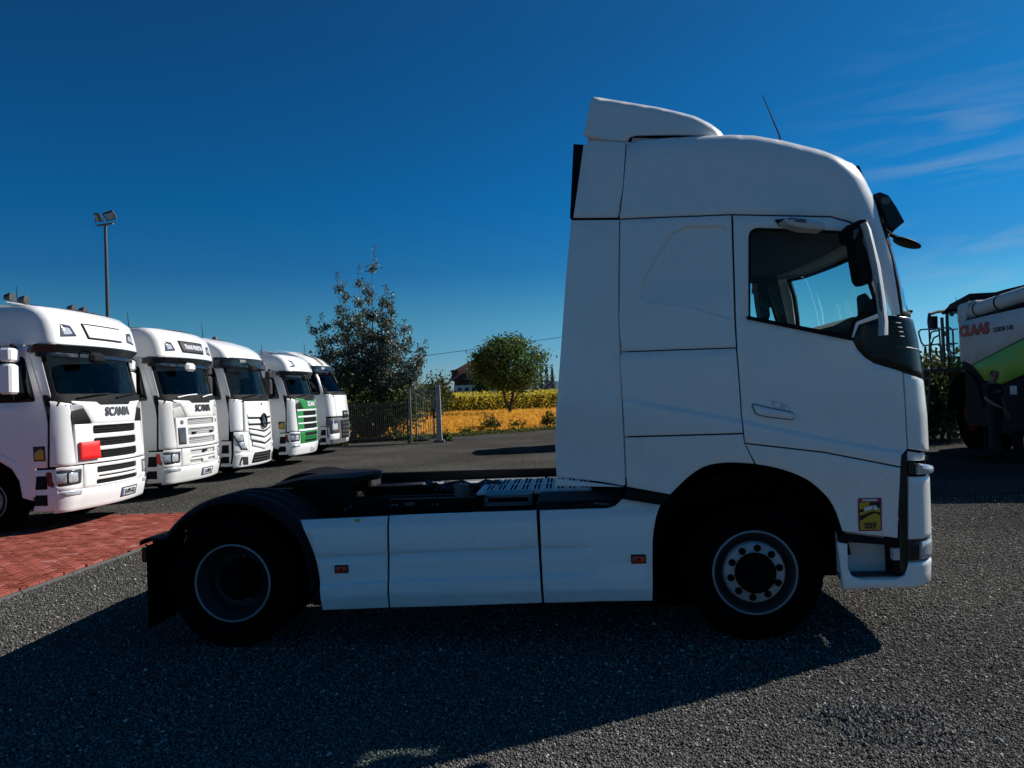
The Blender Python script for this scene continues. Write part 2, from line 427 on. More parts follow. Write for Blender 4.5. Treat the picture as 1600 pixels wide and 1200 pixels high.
def text_mb(body, size, M, ext=0.004, align='CENTER', stretch=1.0, bold=0.0):
    """Letters as a mesh, laid through M(u,v,d)."""
    cu = bpy.data.curves.new('letters', 'FONT'); cu.body = body; cu.size = size; cu.align_x = align; cu.align_y = 'CENTER'
    cu.extrude = ext; cu.offset = bold; cu.resolution_u = 3
    o = bpy.data.objects.new('letters', cu); COL.objects.link(o)
    dg = bpy.context.evaluated_depsgraph_get(); me = bpy.data.meshes.new_from_object(o.evaluated_get(dg))
    q = MB(); q.v = [tuple(M(v.co.x * stretch, v.co.y, v.co.z + ext)) for v in me.vertices]; q.f = [tuple(p.vertices) for p in me.polygons]
    bpy.data.objects.remove(o); bpy.data.curves.remove(cu); bpy.data.meshes.remove(me)
    return q
def sm(x, a, b):
    t = np.clip((x - a) / (b - a), 0, 1); return t * t * (3 - 2 * t)
# ================================================================== the white tractor unit
_p = at(1180, 895, 5.47)
TYAW = R(-4)
TF = Frame((_p.x, _p.y), TYAW)
truck = thing('tractor_unit', 'large white two axle tractor unit parked side on in the foreground, no trailer', 'truck', (_p.x, _p.y, 0), TYAW)
SIL = [(1336, 252), (1363, 306), (1376, 337), (1387, 358), (1412, 445), (1422, 493), (1431, 530), (1440, 595), (1446, 651), (1448.5, 708), (1450, 750), (1453, 845), (1453, 880), (1452, 917)]
_t = sorted([(TF.loc(a, b)[1], TF.loc(a, b)[0]) for a, b in SIL])
xsil = interp(_t)
TR, TB = 0.28, 0.08
TW = Wrap(1.25, TR, lambda z: xsil(z) - .6 * TR + TR + TB, TB, 1.25)
def Mn(s, z, d=0.0): return TW(-TW.side(s, z), z, d)
def Mfar(s, z, d=0.0): return TW(TW.side(s, z), z, d)
def SP(px, py):
    s, z = TF.loc(px, py)
    for _ in range(14):
        P = TF.world(Mn(s, z)); q = proj(P); k = FPX / (P.y)
        s += (px - q[0]) / k * .9; z -= (py - q[1]) / k; s = min(s, TW.xc(z) + TR * 1.25)
    return s, z
_sy = [b for a, b in SIL]; _sx = [a for a, b in SIL]
def Fp(py, k):                       # point on the front corner, k corner radii of arc round it, at pixel height py
    z = TF.loc(float(np.interp(py, _sy, _sx)), py)[1]
    return TW.xc(z) + k * TR, z
def PX(*l): return [p if p[0] != 'F' else None for p in l]
def poly(l):
    o = []
    for p in l:
        if p[0] == 'F': o.append(Fp(p[1], p[2]))
        elif p[0] == 'T': o.append(TF.loc(p[1], p[2], .11))
        else: o.append(SP(*p))
    if area2(o) < 0: o = o[::-1]
    return o
def chaikin(l, n=2):
    for _ in range(n):
        o = [l[0]]
        for a, b in zip(l[:-1], l[1:]): o += [(a[0] * .75 + b[0] * .25, a[1] * .75 + b[1] * .25), (a[0] * .25 + b[0] * .75, a[1] * .25 + b[1] * .75)]
        l = o + [l[-1]]
    return l
def tp(px, py, y=0.0): return TF.loc(px, py, y)
def off_map(Mf, k): return lambda u, v, d=0.0: Mf(u, v, d + k)

# swage line that runs down along the cab side
_cr = [SP(900, 604), SP(971, 620), SP(1070, 638), SP(1160, 655), SP(1300, 685), SP(1405, 703)]
_cx = [p[0] for p in _cr]; _cz = [p[1] for p in _cr]
def swage(P):
    zc = np.interp(P[:, 0], _cx, _cz)
    return 0.020 * sm(zc - P[:, 1], 0, 0.03) * sm(P[:, 0], _cx[0], _cx[2]) - 0.035 * sm(zc - P[:, 1], 0.10, 0.55)
def band(line, offs_, n=60, closed=False):
    L_ = np.asarray(line, float); L_ = np.vstack([L_, L_[:1]]) if closed else L_
    d = np.r_[0, np.cumsum(np.sqrt((np.diff(L_, axis=0) ** 2).sum(1)))]; t = np.linspace(0, d[-1], n); P = np.c_[np.interp(t, d, L_[:, 0]), np.interp(t, d, L_[:, 1])]
    T_ = np.gradient(P, axis=0); T_ /= np.linalg.norm(T_, axis=1)[:, None] + 1e-9; Nn = np.c_[-T_[:, 1], T_[:, 0]]
    return np.vstack([P + Nn * o for o in offs_])
SWX = band(np.c_[_cx, _cz], (-.10, -.075, -.05, -.03, -.015, -.005, 0, .005), 110)
def pan(name, l, mat=None, parent=None, g=0.0022, d=0.0, field=None, Mf=None, far=True, r=0.0, **k):
    q = poly(l)
    if r: q = rnd(q, r)
    if g: q = offs(q, g)
    hs = k.pop('holes', [])
    par = truck if parent is None else parent
    o = panel(name, q, off_map(Mf or Mn, d), mat or M_WHITE, par, field=field, holes=hs, **k)
    if far:
        f = (lambda u, v, dd=0.0: (lambda P: (P[0], 2.5 - P[1], P[2]))((Mf or Mn)(u, v, dd + d)))
        panel(name, q, f, mat or M_WHITE, par, field=field, holes=hs, **k)
    return o

# --- roof panel with the A pillar
ROOF_TOP = [(978, 224), (1000.6, 218.8), (1047, 216), (1100, 213), (1140.5, 211.5), (1176.5, 212.6), (1221.5, 220.5), (1280, 235), (1302.5, 243), (1325, 249)]
_rt = [tp(*p, .11) for p in ROOF_TOP]
_rx = [p[0] for p in _rt]; _rz = [p[1] for p in _rt]
def ztop(x): return float(np.interp(x, _rx, _rz))
def Mroof(s, z, d=0.0):
    x, y, zz = Mn(s, z, d)
    q = min(1.0, max(0.0, (z - (ztop(s) - 0.16)) / 0.16))
    return (x, y + 0.11 * (1 - math.sqrt(max(0, 1 - q * q))) , zz)
roofl = [(968, 341.5), (1050, 338), (1145, 334.5), (1298, 337.5), (1326, 345), (1348, 354), (1396, 492), (1408, 492), (1393, 400), (1380, 358), (1373, 334), (1364, 305), (1351, 277), (1340, 256)] + [('T',) + p for p in ROOF_TOP[::-1]] + [(974, 290)]
pan('roof_panel', roofl, Mf=Mroof, step=0.045)
# roof skin between both roof panels
q = MB(); rings = []
xe = TW.xc(_rz[-1]) + TR * 0.75
for x in np.linspace(_rx[0], xe, 26):
    z = ztop(x) - max(0, x - _rx[-1]) * 0.62 - .01 * (x > _rx[-1]); c = TW.xc(_rz[-1]); e = max(0, x - c)
    y0 = 0.10 + (TR - math.sqrt(max(0, TR * TR - e * e))) * .8
    rings.append([(x, y0 + (2.5 - 2 * y0) * k / 12, z - 0.004 + 0.045 * (1 - (2 * k / 12 - 1) ** 2)) for k in range(13)])
q.loft(rings, closed=False, caps=False)
q.build('roof_skin', M_WHITE, truck)

# --- side deflectors and rear edge strip
pan('roof_side_deflector', [(895.5, 340.5), (911.5, 226), (917, 226), (920, 219.5), (978, 222), (974, 290), (966, 340)], step=0.08)
pan('side_deflector', [(892, 343.5), (968, 343), (965.5, 500), (967, 560), (975, 690), (978, 757), (976, 760.5), (940, 754), (869, 746), (867, 700), (868, 650), (876, 545), (884, 430)], extra=SWX, field=swage, step=0.08)
pan('deflector_lip', [(869, 747.5), (940, 755.5), (975, 761), (866, 760)], step=0.1, bev=0.003)
pan('seam_backing', [(893, 335), (968, 335), (968, 350), (892, 350)], M_GAP, d=-.03, step=.2, g=0, thick=.01)
q = MB()
for yy in (0.06, 2.42):
    a, b, c, d_ = tp(896, 225, .06), tp(912, 226, .06), tp(899, 342, .06), tp(890.5, 341, .06)
    q = MB(); q.prism([a, b, c, d_], lambda u, v: (u, yy, v), lambda u, v: (u, yy + .02, v)); q.build('rear_edge_strip', M_BLACK, truck)

# --- top spoiler (side cheeks + curved top)
SPO = [(911.6, 211), (924.7, 153.5), (929, 152.7), (972.5, 159.7), (1028.8, 169), (1085, 182), (1113, 192.5), (1128, 201), (1134.7, 208), (1136, 211), (1128, 211), (1101, 210), (1047.5, 210), (995, 211), (985.6, 213), (981, 217), (978, 221), (950, 218.5), (916, 213)]
sp = [tp(*p, .15 if 1 <= i_ <= 9 else .07) for i_, p in enumerate(SPO)]
def Mspo(s, z, d=0.0):
    zt = np.interp(s, [p[0] for p in sp[1:10]], [p[1] for p in sp[1:10]]); qq = min(1, max(0, (z - (zt - 0.07)) / 0.07))
    fx = min(1, max(0, (s - (sp[9][0] - .45)) / .45)); return (s, 0.07 - d + 0.08 * (1 - math.sqrt(1 - qq * qq)) + 0.10 * fx ** 3, z)
pq = sp[::-1] if area2(sp) < 0 else sp
spo = panel('roof_spoiler', pq, Mspo, M_WHITE, truck, step=0.035, bev=0.006)
panel('roof_spoiler_cheek', pq, lambda u, v, d=0.0: (lambda P: (P[0], 2.5 - P[1], P[2]))(Mspo(u, v, d)), M_WHITE, truck, step=0.05)
q = MB(); rings = []
for i in range(len(sp[1:10])):
    x, z = sp[1 + i]; fx = min(1, max(0, (x - (sp[9][0] - .45)) / .45)); y0 = 0.15 + 0.10 * fx ** 3
    rings.append([(x, y0 + (2.5 - 2 * y0) * k / 12, z - .003 + .03 * (1 - (2 * k / 12 - 1) ** 2)) for k in range(13)])
q.loft(rings, closed=False, caps=False); q.build('spoiler_skin', M_WHITE, truck)
for yy in (0.3, 2.2):
    a, b = tp(982, 222, .3), tp(1100, 214, .3)
    q = MB(); q.tube([(a[0], yy, a[1] - .03), (a[0] + .03, yy, a[1] + .05), (b[0], yy, b[1] + .0)], .02, 6); q.build('spoiler_bracket', M_BLACK, truck)
a = tp(1221, 219, 0.5); b = tp(1191, 148, 0.5)
q = MB(); q.tube([(a[0], .5, a[1] - .05), (a[0] + (b[0] - a[0]) * .12, .5, a[1] + (b[1] - a[1]) * .12), (b[0], .5, b[1])], [.008, .006, .003], 6)
q.build('aerial', M_BLACK, truck)

# --- sleeper panels
blank = rnd(poly([(1005, 470), (999, 460), (1004, 440), (1049, 366), (1068, 355), (1133, 353), (1138, 362), (1144, 500), (1075, 478)]), 0.03)
def emb(P):
    dd = dist_poly(P, blank); ins = inside(P, blank); sd = np.where(ins, dd, -dd)
    fx = 0.35 + 0.65 * sm(P[:, 1], SP(1010, 480)[1], SP(1010, 440)[1])
    return -0.016 * sm(sd, -0.010, 0.010) * fx
pan('sleeper_panel', [(969, 342.8), (1050, 339.4), (1143, 335.9), (1145, 400), (1148, 500), (1150.5, 543), (1060, 546), (971, 549.5), (967.5, 500)], field=emb, step=0.04, extra=band(blank, (-.014, -.009, -.004, 0, .004, .009, .014), 130, True))
pan('storage_hatch', [(971, 550.4), (1060, 547), (1150.5, 544), (1155, 600), (1160, 676.5), (1060, 679.5), (976, 682), (969, 560)], extra=SWX, field=swage, step=0.05)
pan('rear_quarter_panel', [(976, 683.5), (1060, 681), (1160.5, 678), (1162, 691), (1179, 725)] + chaikin([(1177, 724.8), (1160, 723.6), (1137.5, 722.6), (1105.6, 726.5), (1083, 739.6), (1064, 757), (1048, 773.5)]) + [(980, 761.5)], extra=SWX, field=swage, step=0.05)
# --- door
hole = rnd(poly([(1169.5, 355), (1284, 359), (1318, 361), (1338, 366), (1377, 488), (1338, 503), (1331, 527.5), (1169.5, 497)]), [.015, .02, .01, .02, .03, .02, .01, .08])
doorl = [(1145.5, 335.9), (1298, 339), (1325, 347), (1345, 356), (1389, 492), (1342, 508), (1333, 532), (1341, 547), (1352, 558), (1366, 567), (1411, 581), (1415, 640), (1418, 702), (1407, 711), (1406, 729), (1287, 706), (1163, 692), (1160, 660), (1156, 600), (1152, 545), (1150, 500), (1147, 400)]
DHOLE = hole
def doorf(P):
    return swage(P)
pan('door', doorl, g=.0026, holes=[hole], field=doorf, step=0.045, extra=SWX)
# window seal and glass
seal_in = offs(hole if area2(hole) > 0 else hole[::-1], 0.016)
sealo = offs(hole if area2(hole) > 0 else hole[::-1], -0.004)
panel('window_seal', sealo, off_map(Mn, -0.004), M_BLACK, truck, holes=[seal_in], step=0.08, thick=0.03)
panel('door_window', offs(seal_in, -0.008), off_map(Mn, -0.015), G_SIDE, truck, step=0.12, thick=0.005, bev=0.001)
mirY = lambda f: (lambda u, v, d=0.0: (lambda P: (P[0], 2.5 - P[1], P[2]))(f(u, v, d)))
panel('window_seal', sealo, mirY(off_map(Mn, -0.004)), M_BLACK, truck, holes=[seal_in], step=0.08, thick=0.03)
panel('door_window', offs(seal_in, -0.008), mirY(off_map(Mn, -0.015)), G_SIDE, truck, step=0.12, thick=0.005, bev=0.001)
# sill strip along the bottom of the glass
a, b = SP(1167, 496.5), SP(1332, 530)
q = MB(); q.tube([Mn(a[0] + (b[0] - a[0]) * k / 6, a[1] + (b[1] - a[1]) * k / 6, .008) for k in range(7)], .013, 6); q.build('sill_strip', M_BLACK, truck)
# handle
hp_ = rnd(poly([(1174, 631), (1204, 638), (1240, 645), (1240, 656), (1197, 651), (1181, 647)]), .02)
rec = offs(hp_, -0.005)
panel('handle_recess', rec, off_map(Mn, .004), M_GREY, truck, thick=.02, step=.05, bev=.001, field=swage)
hd = panel('door_handle', offs(hp_, .003), off_map(Mn, .020), M_WHITE, truck, thick=.02, step=.05, bev=.006, field=swage)
sc_ = rnd(poly([(1204, 626), (1216, 627), (1230, 633), (1238, 642), (1222, 640), (1208, 636)]), .015)
panel('handle_scoop', sc_, off_map(Mn, .003), M_WPLAST, truck, thick=.01, step=.03, bev=.001, field=lambda P: swage(P) - .012 * sm(dist_poly(P, sc_), 0, .02))
# --- lower front side panel under the door
pan('front_wing', [(1163.5, 693.2), (1287, 707.2), (1405.5, 730.2), (1405, 842)] + chaikin([(1318, 831), (1309, 802.5), (1297.4, 781), (1280, 763.5), (1261, 749), (1240, 739.5), (1214, 731), (1181, 725.5)]), extra=SWX, field=swage, step=0.05)
# --- black corner trim, front corner, strips, lights, bumper
pan('corner_trim', [(1342, 508), (1372, 499), (1396, 493), ('F', 494, .8), ('F', 499, 1.35), ('F', 545, 1.4), ('F', 596, 1.4), ('F', 588, .75), (1411, 580.5), (1366, 566.5), (1352, 557.5), (1341, 546.5), (1333, 531.5)], M_BGLOSS, step=0.05)
q = MB()
for py in (503, 510, 517, 524):
    p0, p1 = Fp(py, -.05), Fp(py + 1.5, .35)
    q.tube([Mn(p0[0], p0[1], .004), Mn((p0[0] + p1[0]) / 2, p0[1], .006), Mn(p1[0], p1[1], .004)], .007, 5)
q.build('vent_rib', M_DGREY, truck)
a = [Fp(540, k) for k in (.1, .5, .9, 1.3)]
q = MB(); q.tube([Mn(p[0], p[1] - .012 * i, .002) for i, p in enumerate(a)], .005, 5); q.build('trim_joint', M_GREY, truck)
pan('front_corner_panel', [(1412.5, 582.5), ('F', 590, .75), ('F', 598, 1.5), ('F', 651, 1.5), ('F', 708, 1.5), ('F', 707, .8), (1419.5, 702)], step=0.04)
pan('corner_recess', [(1420, 704), ('F', 709, .7), ('F', 709, 1.4), ('F', 724, 1.4), (1421, 721)], M_WPLAST, d=-.03, step=.06)
pan('black_pillar_strip', [(1407, 711), (1416, 702.5), (1420.5, 703), (1420.5, 893), (1415, 899), (1406, 893), (1406, 730)], M_BGLOSS, d=-.012, step=.06)
pan('lamp_housing', [(1420, 722), (1432, 723.5), (1432, 742), (1420, 741.5)], M_BGLOSS, d=.0, step=.06)
pan('headlight', [(1431, 723), ('F', 729, .9), ('F', 732, 1.4), ('F', 744, 1.4), ('F', 743, .9), (1431, 742)], M_LAMP, d=.028, step=.04, thick=.06, bev=.012)
pan('headlight_panel', [(1420, 744.5), ('F', 746, .8), ('F', 746, 1.5), ('F', 843.5, 1.5), (1420, 843)], step=.05)
pan('lower_trim', [(1420, 845), ('F', 846, .8), ('F', 846, 1.5), ('F', 877, 1.5), (1420, 877.5)], M_BGLOSS, d=-.015, step=.06)
pan('fog_lamp', [('F', 847.5, .45), ('F', 847.5, 1.4), ('F', 875.5, 1.4), ('F', 875.5, .45)], M_LAMP, d=.004, step=.05, bev=.008)
pan('wing_joint_strip', [(1318, 833), (1405, 844), (1405, 854), (1326, 848), (1308, 845)], M_BLACK, d=-.008, step=.08)
pan('step_frame', [(1308, 847), (1325, 849.5), (1326, 889), (1332, 900), (1345, 905.5), (1400, 905), (1414, 899.5), (1420, 882), (1420, 879.5), ('F', 878.5, .7), ('F', 878.5, 1.5), ('F', 916, 1.5), ('F', 917, .8), (1409.5, 919), (1318, 921.5)], step=.05, thick=.04, bev=.01)
# step well
a, b = tp(1308, 846), tp(1419, 920)
x0, x1 = a[0] + .06, b[0] - .0; zb = tp(1360, 906)[1]; zt = tp(1360, 850)[1]
q = MB(); q.bx(x0, x1 - .07, .20, .22, zb, zt + .1); q.build('step_well', M_WPLAST, truck)
q = MB(); q.bx(x0, x1, .02, .20, zb - .03, zb + .012); q.build('step_tread', M_LGREY, truck)
q = MB()
for i in range(9):
    for j in range(3): q.bx(x0 + .03 + i * (x1 - x0 - .06) / 9, x0 + .055 + i * (x1 - x0 - .06) / 9, .05 + j * .05, .075 + j * .05, zb + .012, zb + .020)
q.build('tread_studs', M_DGREY, truck)
q = MB(); q.bx(x1 - .07, x1, .03, .22, zb, zt + .1); q.build('step_side', M_BLACK, truck)
a, b = tp(1393, 856, .028), tp(1406, 875, .028)
q = MB(); q.bx(a[0], b[0], .012, .06, b[1], a[1], .006); q.build('side_lamp', M_LAMP, truck)
# --- warning sticker on the wing
a, b, c, d_ = SP(1342, 777), SP(1379.5, 779), SP(1378, 831), SP(1341, 830)
sx0, sx1, sz0, sz1 = (a[0] + d_[0]) / 2, (b[0] + c[0]) / 2, (c[1] + d_[1]) / 2, (a[1] + b[1]) / 2
_sw, _sh = sx1 - sx0, sz1 - sz0
def Mst(u, v, d=0.0):
    s, z = sx0 + u * _sw, sz0 + v * _sh; return Mn(s, z, float(swage(np.array([(s, z)]))[0]) + .002 + d)
def flat(name, pl, k, mat, par):
    return panel(name, pl, lambda u, v, d=0.0: Mst(u, v, d + k), mat, par, thick=.001, step=.25, bev=.0003)
stk = flat('warning_sticker', rnd([(0, 0), (1, 0), (1, 1), (0, 1)], .06), .001, M_MAGENTA, truck)
flat('yellow_field', rect(.07, .93, .045, .87), .0018, M_YELLOW, stk)
flat('black_zone', [(.07, .66), (.07, .56), (.42, .63), (.50, .87), (.93, .87), (.93, .70)], .0025, M_INK, stk)
flat('black_zone', [(.07, .47), (.07, .31), (.60, .52), (.78, .54), (.93, .44), (.93, .56), (.6, .6)], .0025, M_INK, stk)
flat('pictogram_truck', [(.25, .60), (.62, .67), (.62, .78), (.27, .71)], .0032, M_PRINTW, stk)
flat('pictogram_cab', [(.66, .66), (.76, .62), (.84, .68), (.74, .78), (.66, .78)], .0032, M_PRINTW, stk)
for body, u, v, s_, m_, st in (('ATTENTION', .5, .93, .088, M_PRINTW, 1.25), ('ANGLES', .5, .215, .115, M_INK, 1.25), ('MORTS', .5, .115, .115, M_INK, 1.25)):
    text_mb(body, s_, lambda a_, b_, c_: Mst(u + a_ , v + b_ * .95, .0035 + c_), .0002, stretch=st * 1.02, bold=.007).build('lettering', m_, stk)
# --- windscreen, roof front, visor
zw0, zw1 = Fp(492, 0)[1], Fp(352, 0)[1]
lft = [(-(TW.side(*SP(*p))), SP(*p)[1]) for p in ((1409, 492), (1395, 400), (1382, 358))]
wl = lft + [(-t, z) for t, z in reversed(lft)]
panel('windscreen', wl, off_map(TW, -.015), G_WIND, truck, thick=.006, step=.15, bev=.001)
panel('windscreen_seal', offs(wl if area2(wl) > 0 else wl[::-1], -.012), off_map(TW, -.004), M_BLACK, truck, holes=[offs(wl if area2(wl) > 0 else wl[::-1], .03)], thick=.03, step=.15)
zr0, zr1 = Fp(303, 0)[1], Fp(262, 0)[1]
tt = TW.tc - .10
sgl = [(-TW.side(*SP(*p)) + .008, SP(*p)[1]) for p in ((1366, 305), (1353, 278), (1342, 258))]
panel('roof_sign_glass', sgl + [(-t, z) for t, z in sgl[::-1]], off_map(TW, .004), M_GAP, truck, step=.1, thick=.03, bev=.006)
panel('roof_front', [(-tt - .05, zw1 - .02), (tt + .05, zw1 - .02), (tt + .05, zr1 - .01), (-tt - .05, zr1 - .01)], off_map(TW, -.03), M_WHITE, truck, step=.1, thick=.02)
VP = [(1366, 304), (1374, 301.5), (1387, 306.5), (1399, 324), (1412, 347.6), (1404, 354), (1396, 361)]
vp = [tp(a, b, .16) for a, b in VP]
q = MB(); rings = []
for k in range(21):
    u = -1 + k / 10; y = 1.25 + u * 1.10; sh = -.16 * abs(u) ** 6 + .02 + .12 * (1 - u * u)
    sh -= .12 * 0
    ring = [(x + sh + .14 * (0 if abs(u) < .99 else 1), y, z) for x, z in vp] + [(x + sh - .02 + .14 * (0 if abs(u) < .99 else 1), y, z - .012) for x, z in reversed(vp)]
    rings.append(ring)
q.loft(rings, True, True); q.build('sun_visor', M_VISOR if 'M_VISOR' in globals() else G_DARK, truck)
vq = [(x - .005, z) for x, z in vp] + [tp(1386, 352, .16), tp(1378, 330, .16)]
for yy in (.135, 2.355):
    q = MB(); q.prism(vq[::-1] if area2(vq) < 0 else vq, lambda u, v: (u, yy, v), lambda u, v: (u, yy + .02, v)); vc = q.build('visor_end_cap', M_BGLOSS, truck)
    a = tp(1383.5, 314, .135); q = MB(); q.lathe([(.0, -.008), (.024, -.008), (.030, -.004), (.030, .004)], (a[0], yy if yy < 1 else yy + .02, a[1]), 'y', 14)
    q.build('marker_lamp', M_GREY, truck)
# front mirror dish under the visor
a, b = tp(1396, 372, .30), tp(1438, 388, .30)
q = MB(); n_ = 10; rings = []
for k in range(n_ + 1):
    u = k / n_; w = math.sqrt(max(0.0, 1 - (2 * u - 1) ** 2)) * .10 + .003; hh = .026 * (1 - u * .6) * math.sqrt(max(.02, 1 - (2 * u - 1) ** 2))
    cx, cz = a[0] + (b[0] - a[0]) * u, a[1] + (b[1] - a[1]) * u
    rings.append([(cx, .30 + w * math.cos(t), cz + hh * math.sin(t)) for t in [2 * PI * j / 12 for j in range(12)]])
q.loft(rings); q.tube([(a[0] - .12, .30, a[1] + .16), (a[0] - .06, .30, a[1] + .05), (a[0] + .03, .3, a[1])], .016, 6)
q.build('front_mirror', M_BLACK, truck)
a = tp(1421, 487, .2); q = MB(); q.box((a[0] + .0, .2, a[1]), (.03, .05, .02), .004); q.tube([(a[0] - .08, .2, a[1] - .03), (a[0], .2, a[1])], .006, 5); q.build('washer_nozzle', M_BLACK, truck)

# --- door mirrors (near and far), kerb mirror
def mirror_set(side):
    my = (lambda y: y) if side < 0 else (lambda y: 2.5 - y)
    arm = [tp(*p, -.14) for p in [(1350, 347), (1357, 347.5), (1362.5, 358), (1376.5, 410), (1385, 465), (1390, 502), (1389.5, 523), (1377, 524), (1378.5, 502), (1372, 440), (1362, 390), (1354, 358)]]
    if area2(arm) < 0: arm = arm[::-1]
    OUT = [tp(*p, -.27) for p in [(1357, 347), (1363, 357), (1370, 384), (1378, 415), (1385, 460), (1390, 502), (1390, 523)]]
    INN = [tp(*p, -.27) for p in [(1349, 348), (1353, 358), (1360, 386), (1367, 418), (1374, 462), (1378.5, 503), (1377.5, 524)]]
    q = MB(); rings = []
    for (ox, oz), (ix, iz) in zip(OUT, INN):
        dx = ox - ix
        prof = [(ix + .004, -.20, iz), (ix, -.23, iz), (ix, -.288, iz), (ix + .006, -.300, iz), (ix + dx * .35, -.288, iz + (oz - iz) * .35), (ix + dx * .75, -.270, iz + (oz - iz) * .75), (ox - .004, -.256, oz), (ox, -.240, oz), (ox - .01, -.20, oz)]
        rings.append([(x, my(y), z) for x, y, z in prof])
    q.loft(rings); q.build('mirror_arm', M_WPLAST, truck, sharp=60)
    sl_ = [tp(*p, -.345) for p in [(1377, 440), (1380, 440), (1385, 468), (1386, 488), (1381, 482), (1377, 452)]]
    if area2(sl_) < 0: sl_ = sl_[::-1]
    panel('arm_inset', sl_, lambda u, v, d=0.0: (u, my(-.290 - d), v), M_GREY, truck, thick=.012, step=.06, bev=.002)
    body = rnd([tp(*p, -.12) for p in [(1326, 352), (1338, 346.5), (1350, 346), (1356, 362), (1364, 398), (1366, 412), (1359, 413), (1361, 431), (1357, 444), (1346, 445), (1340, 438), (1334, 405), (1331, 378)]], .012)
    if area2(body) < 0: body = body[::-1]
    panel('door_mirror', body, lambda u, v, d=0.0: (u, my(-.20 - d), v), M_BLACK, truck, thick=.19, step=.06, bev=.02)
    piv = [tp(*p, -.05) for p in [(1319, 358), (1327, 350), (1346, 348), (1352, 362), (1338, 368), (1330, 380), (1322, 376)]]
    if area2(piv) < 0: piv = piv[::-1]
    panel('mirror_bracket', piv, lambda u, v, d=0.0: (u, my(-.03 - d), v), M_BLACK, truck, thick=.10, step=.1, bev=.01)
    g1 = rnd([tp(*p, -.15) for p in [(1330, 362), (1337, 357), (1338, 362), (1333, 374), (1330, 377)]], .006)
    panel('mirror_bolt_cover', g1 if area2(g1) > 0 else g1[::-1], lambda u, v, d=0.0: (u, my(-.206 - d), v), M_STEEL, truck, thick=.02, step=.1, bev=.003)
    g2 = rnd([tp(*p, -.15) for p in [(1344, 372), (1349, 376), (1353, 392), (1348, 392), (1343, 380)]], .006)
    panel('mirror_bolt_cover', g2 if area2(g2) > 0 else g2[::-1], lambda u, v, d=0.0: (u, my(-.206 - d), v), M_STEEL, truck, thick=.02, step=.1, bev=.003)
    km = rnd([tp(*p, -.08) for p in [(1219, 346), (1240, 345), (1262, 346), (1283, 350.5), (1285, 361), (1252, 359), (1228, 353)]], .012)
    panel('kerb_mirror', km if area2(km) > 0 else km[::-1], lambda u, v, d=0.0: (u, my(-.15 - d), v), M_WPLAST, truck, thick=.16, step=.05, bev=.018)
    kb = rnd([tp(*p, -.04) for p in [(1212, 341.5), (1240, 339), (1262, 341), (1262, 347), (1240, 350), (1221, 353)]], .012)
    panel('kerb_mirror_arm', kb if area2(kb) > 0 else kb[::-1], lambda u, v, d=0.0: (u, my(-.02 - d), v), M_BLACK, truck, thick=.12, step=.1, bev=.012)
    kg = [tp(*p, -.15) for p in [(1241, 343.5), (1258, 342.5), (1260, 348), (1244, 347)]]
    panel('kerb_mirror_clip', kg if area2(kg) > 0 else kg[::-1], lambda u, v, d=0.0: (u, my(-.158 - d), v), M_GREY, truck, thick=.012, step=.1, bev=.003)
mirror_set(-1); mirror_set(1)

# --- lining, rear wall, floor, dashboard, seats
lin = offs(poly([(980, 345), (983, 232), (1047, 222), (1140, 218), (1221, 227), (1302, 249), (1330, 259), (1352, 300), (1366, 352), (1396, 488), (1396, 560), (1408, 640), (1412, 690), (1398, 705), (1287, 699), (1170, 690), (1160, 720), (1105, 722), (1065, 750), (1040, 764), (985, 755)]), .01)
lh = offs(hole if area2(hole) > 0 else hole[::-1], -.006)
for f in (off_map(Mn, -.075), mirY(off_map(Mn, -.075))):
    panel('cab_lining', lin, f, M_INT, truck, holes=[lh], thick=.012, step=.12, bev=.002)
bx_ = SP(972, 500)[0]; zf = tp(1100, 722)[1]
q = MB(); q.bx(bx_ - .02, bx_ + .02, .05, 2.45, zf - .1, _rz[0] + .0); q.build('cab_rear_wall', M_WPLAST, truck)
q = MB(); q.bx(bx_, 1.0, .1, 2.4, zf, zf + .05); q.build('cab_floor', M_INT, truck)
zd = tp(1300, 498, .25)[1]
q = MB(); q.loft([[(.62, y, zf + .05), (.55, y, zd - .3), (.66, y, zd - .06), (.80, y, zd), (TW.X0(zw0) - .16 - .1 * abs(u) ** 3, y, zd - .04), (TW.X0(zw0) - .25, y, zf + .05)] for u, y in [(-1 + k / 4, 1.25 + (-1 + k / 4) * 1.1) for k in range(9)]])
q.build('dashboard', M_INT, truck)
q = MB(); zs = SP(1250, 362)[1]
q.loft([[(.15, y, zs + .10), (TW.X0(zw1) - .22 - .12 * abs(u) ** 3, y, zs + .02), (TW.X0(zw1) - .22 - .12 * abs(u) ** 3, y, zs + .35), (.15, y, zs + .45)] for u, y in [(-1 + k / 4, 1.25 + (-1 + k / 4) * 1.1) for k in range(9)]])
q.bx(bx_, .2, .1, 2.4, zs + .30, zs + .34)
q.build('overhead_locker', M_INT, truck)
for yy in (.68, 1.82):
    q = MB(); q.box((-.18, yy, zf + .52), (.5, .5, .16), .05); q.box((-.45, yy, zf + .92), (.14, .5, .72), .05, Matrix.Rotation(R(-12), 3, 'Y')); q.box((-.56, yy, zf + 1.36), (.1, .28, .2), .04)
    q.box((-.18, yy, zf + .25), (.3, .3, .42), .02)
    q.build('seat', M_INT, truck)
q = MB(); c_ = Vector((.50, 1.82, zd - .10)); q.tube([c_ + Vector((.09 * math.sin(a) , .23 * math.cos(a), .21 * math.sin(a))) for a in [2 * PI * k / 24 for k in range(25)]], .016, 6, False); q.tube([c_, c_ + Vector((.25, 0, -.18))], .03, 8)
q.build('steering_wheel', M_BLACK, truck)
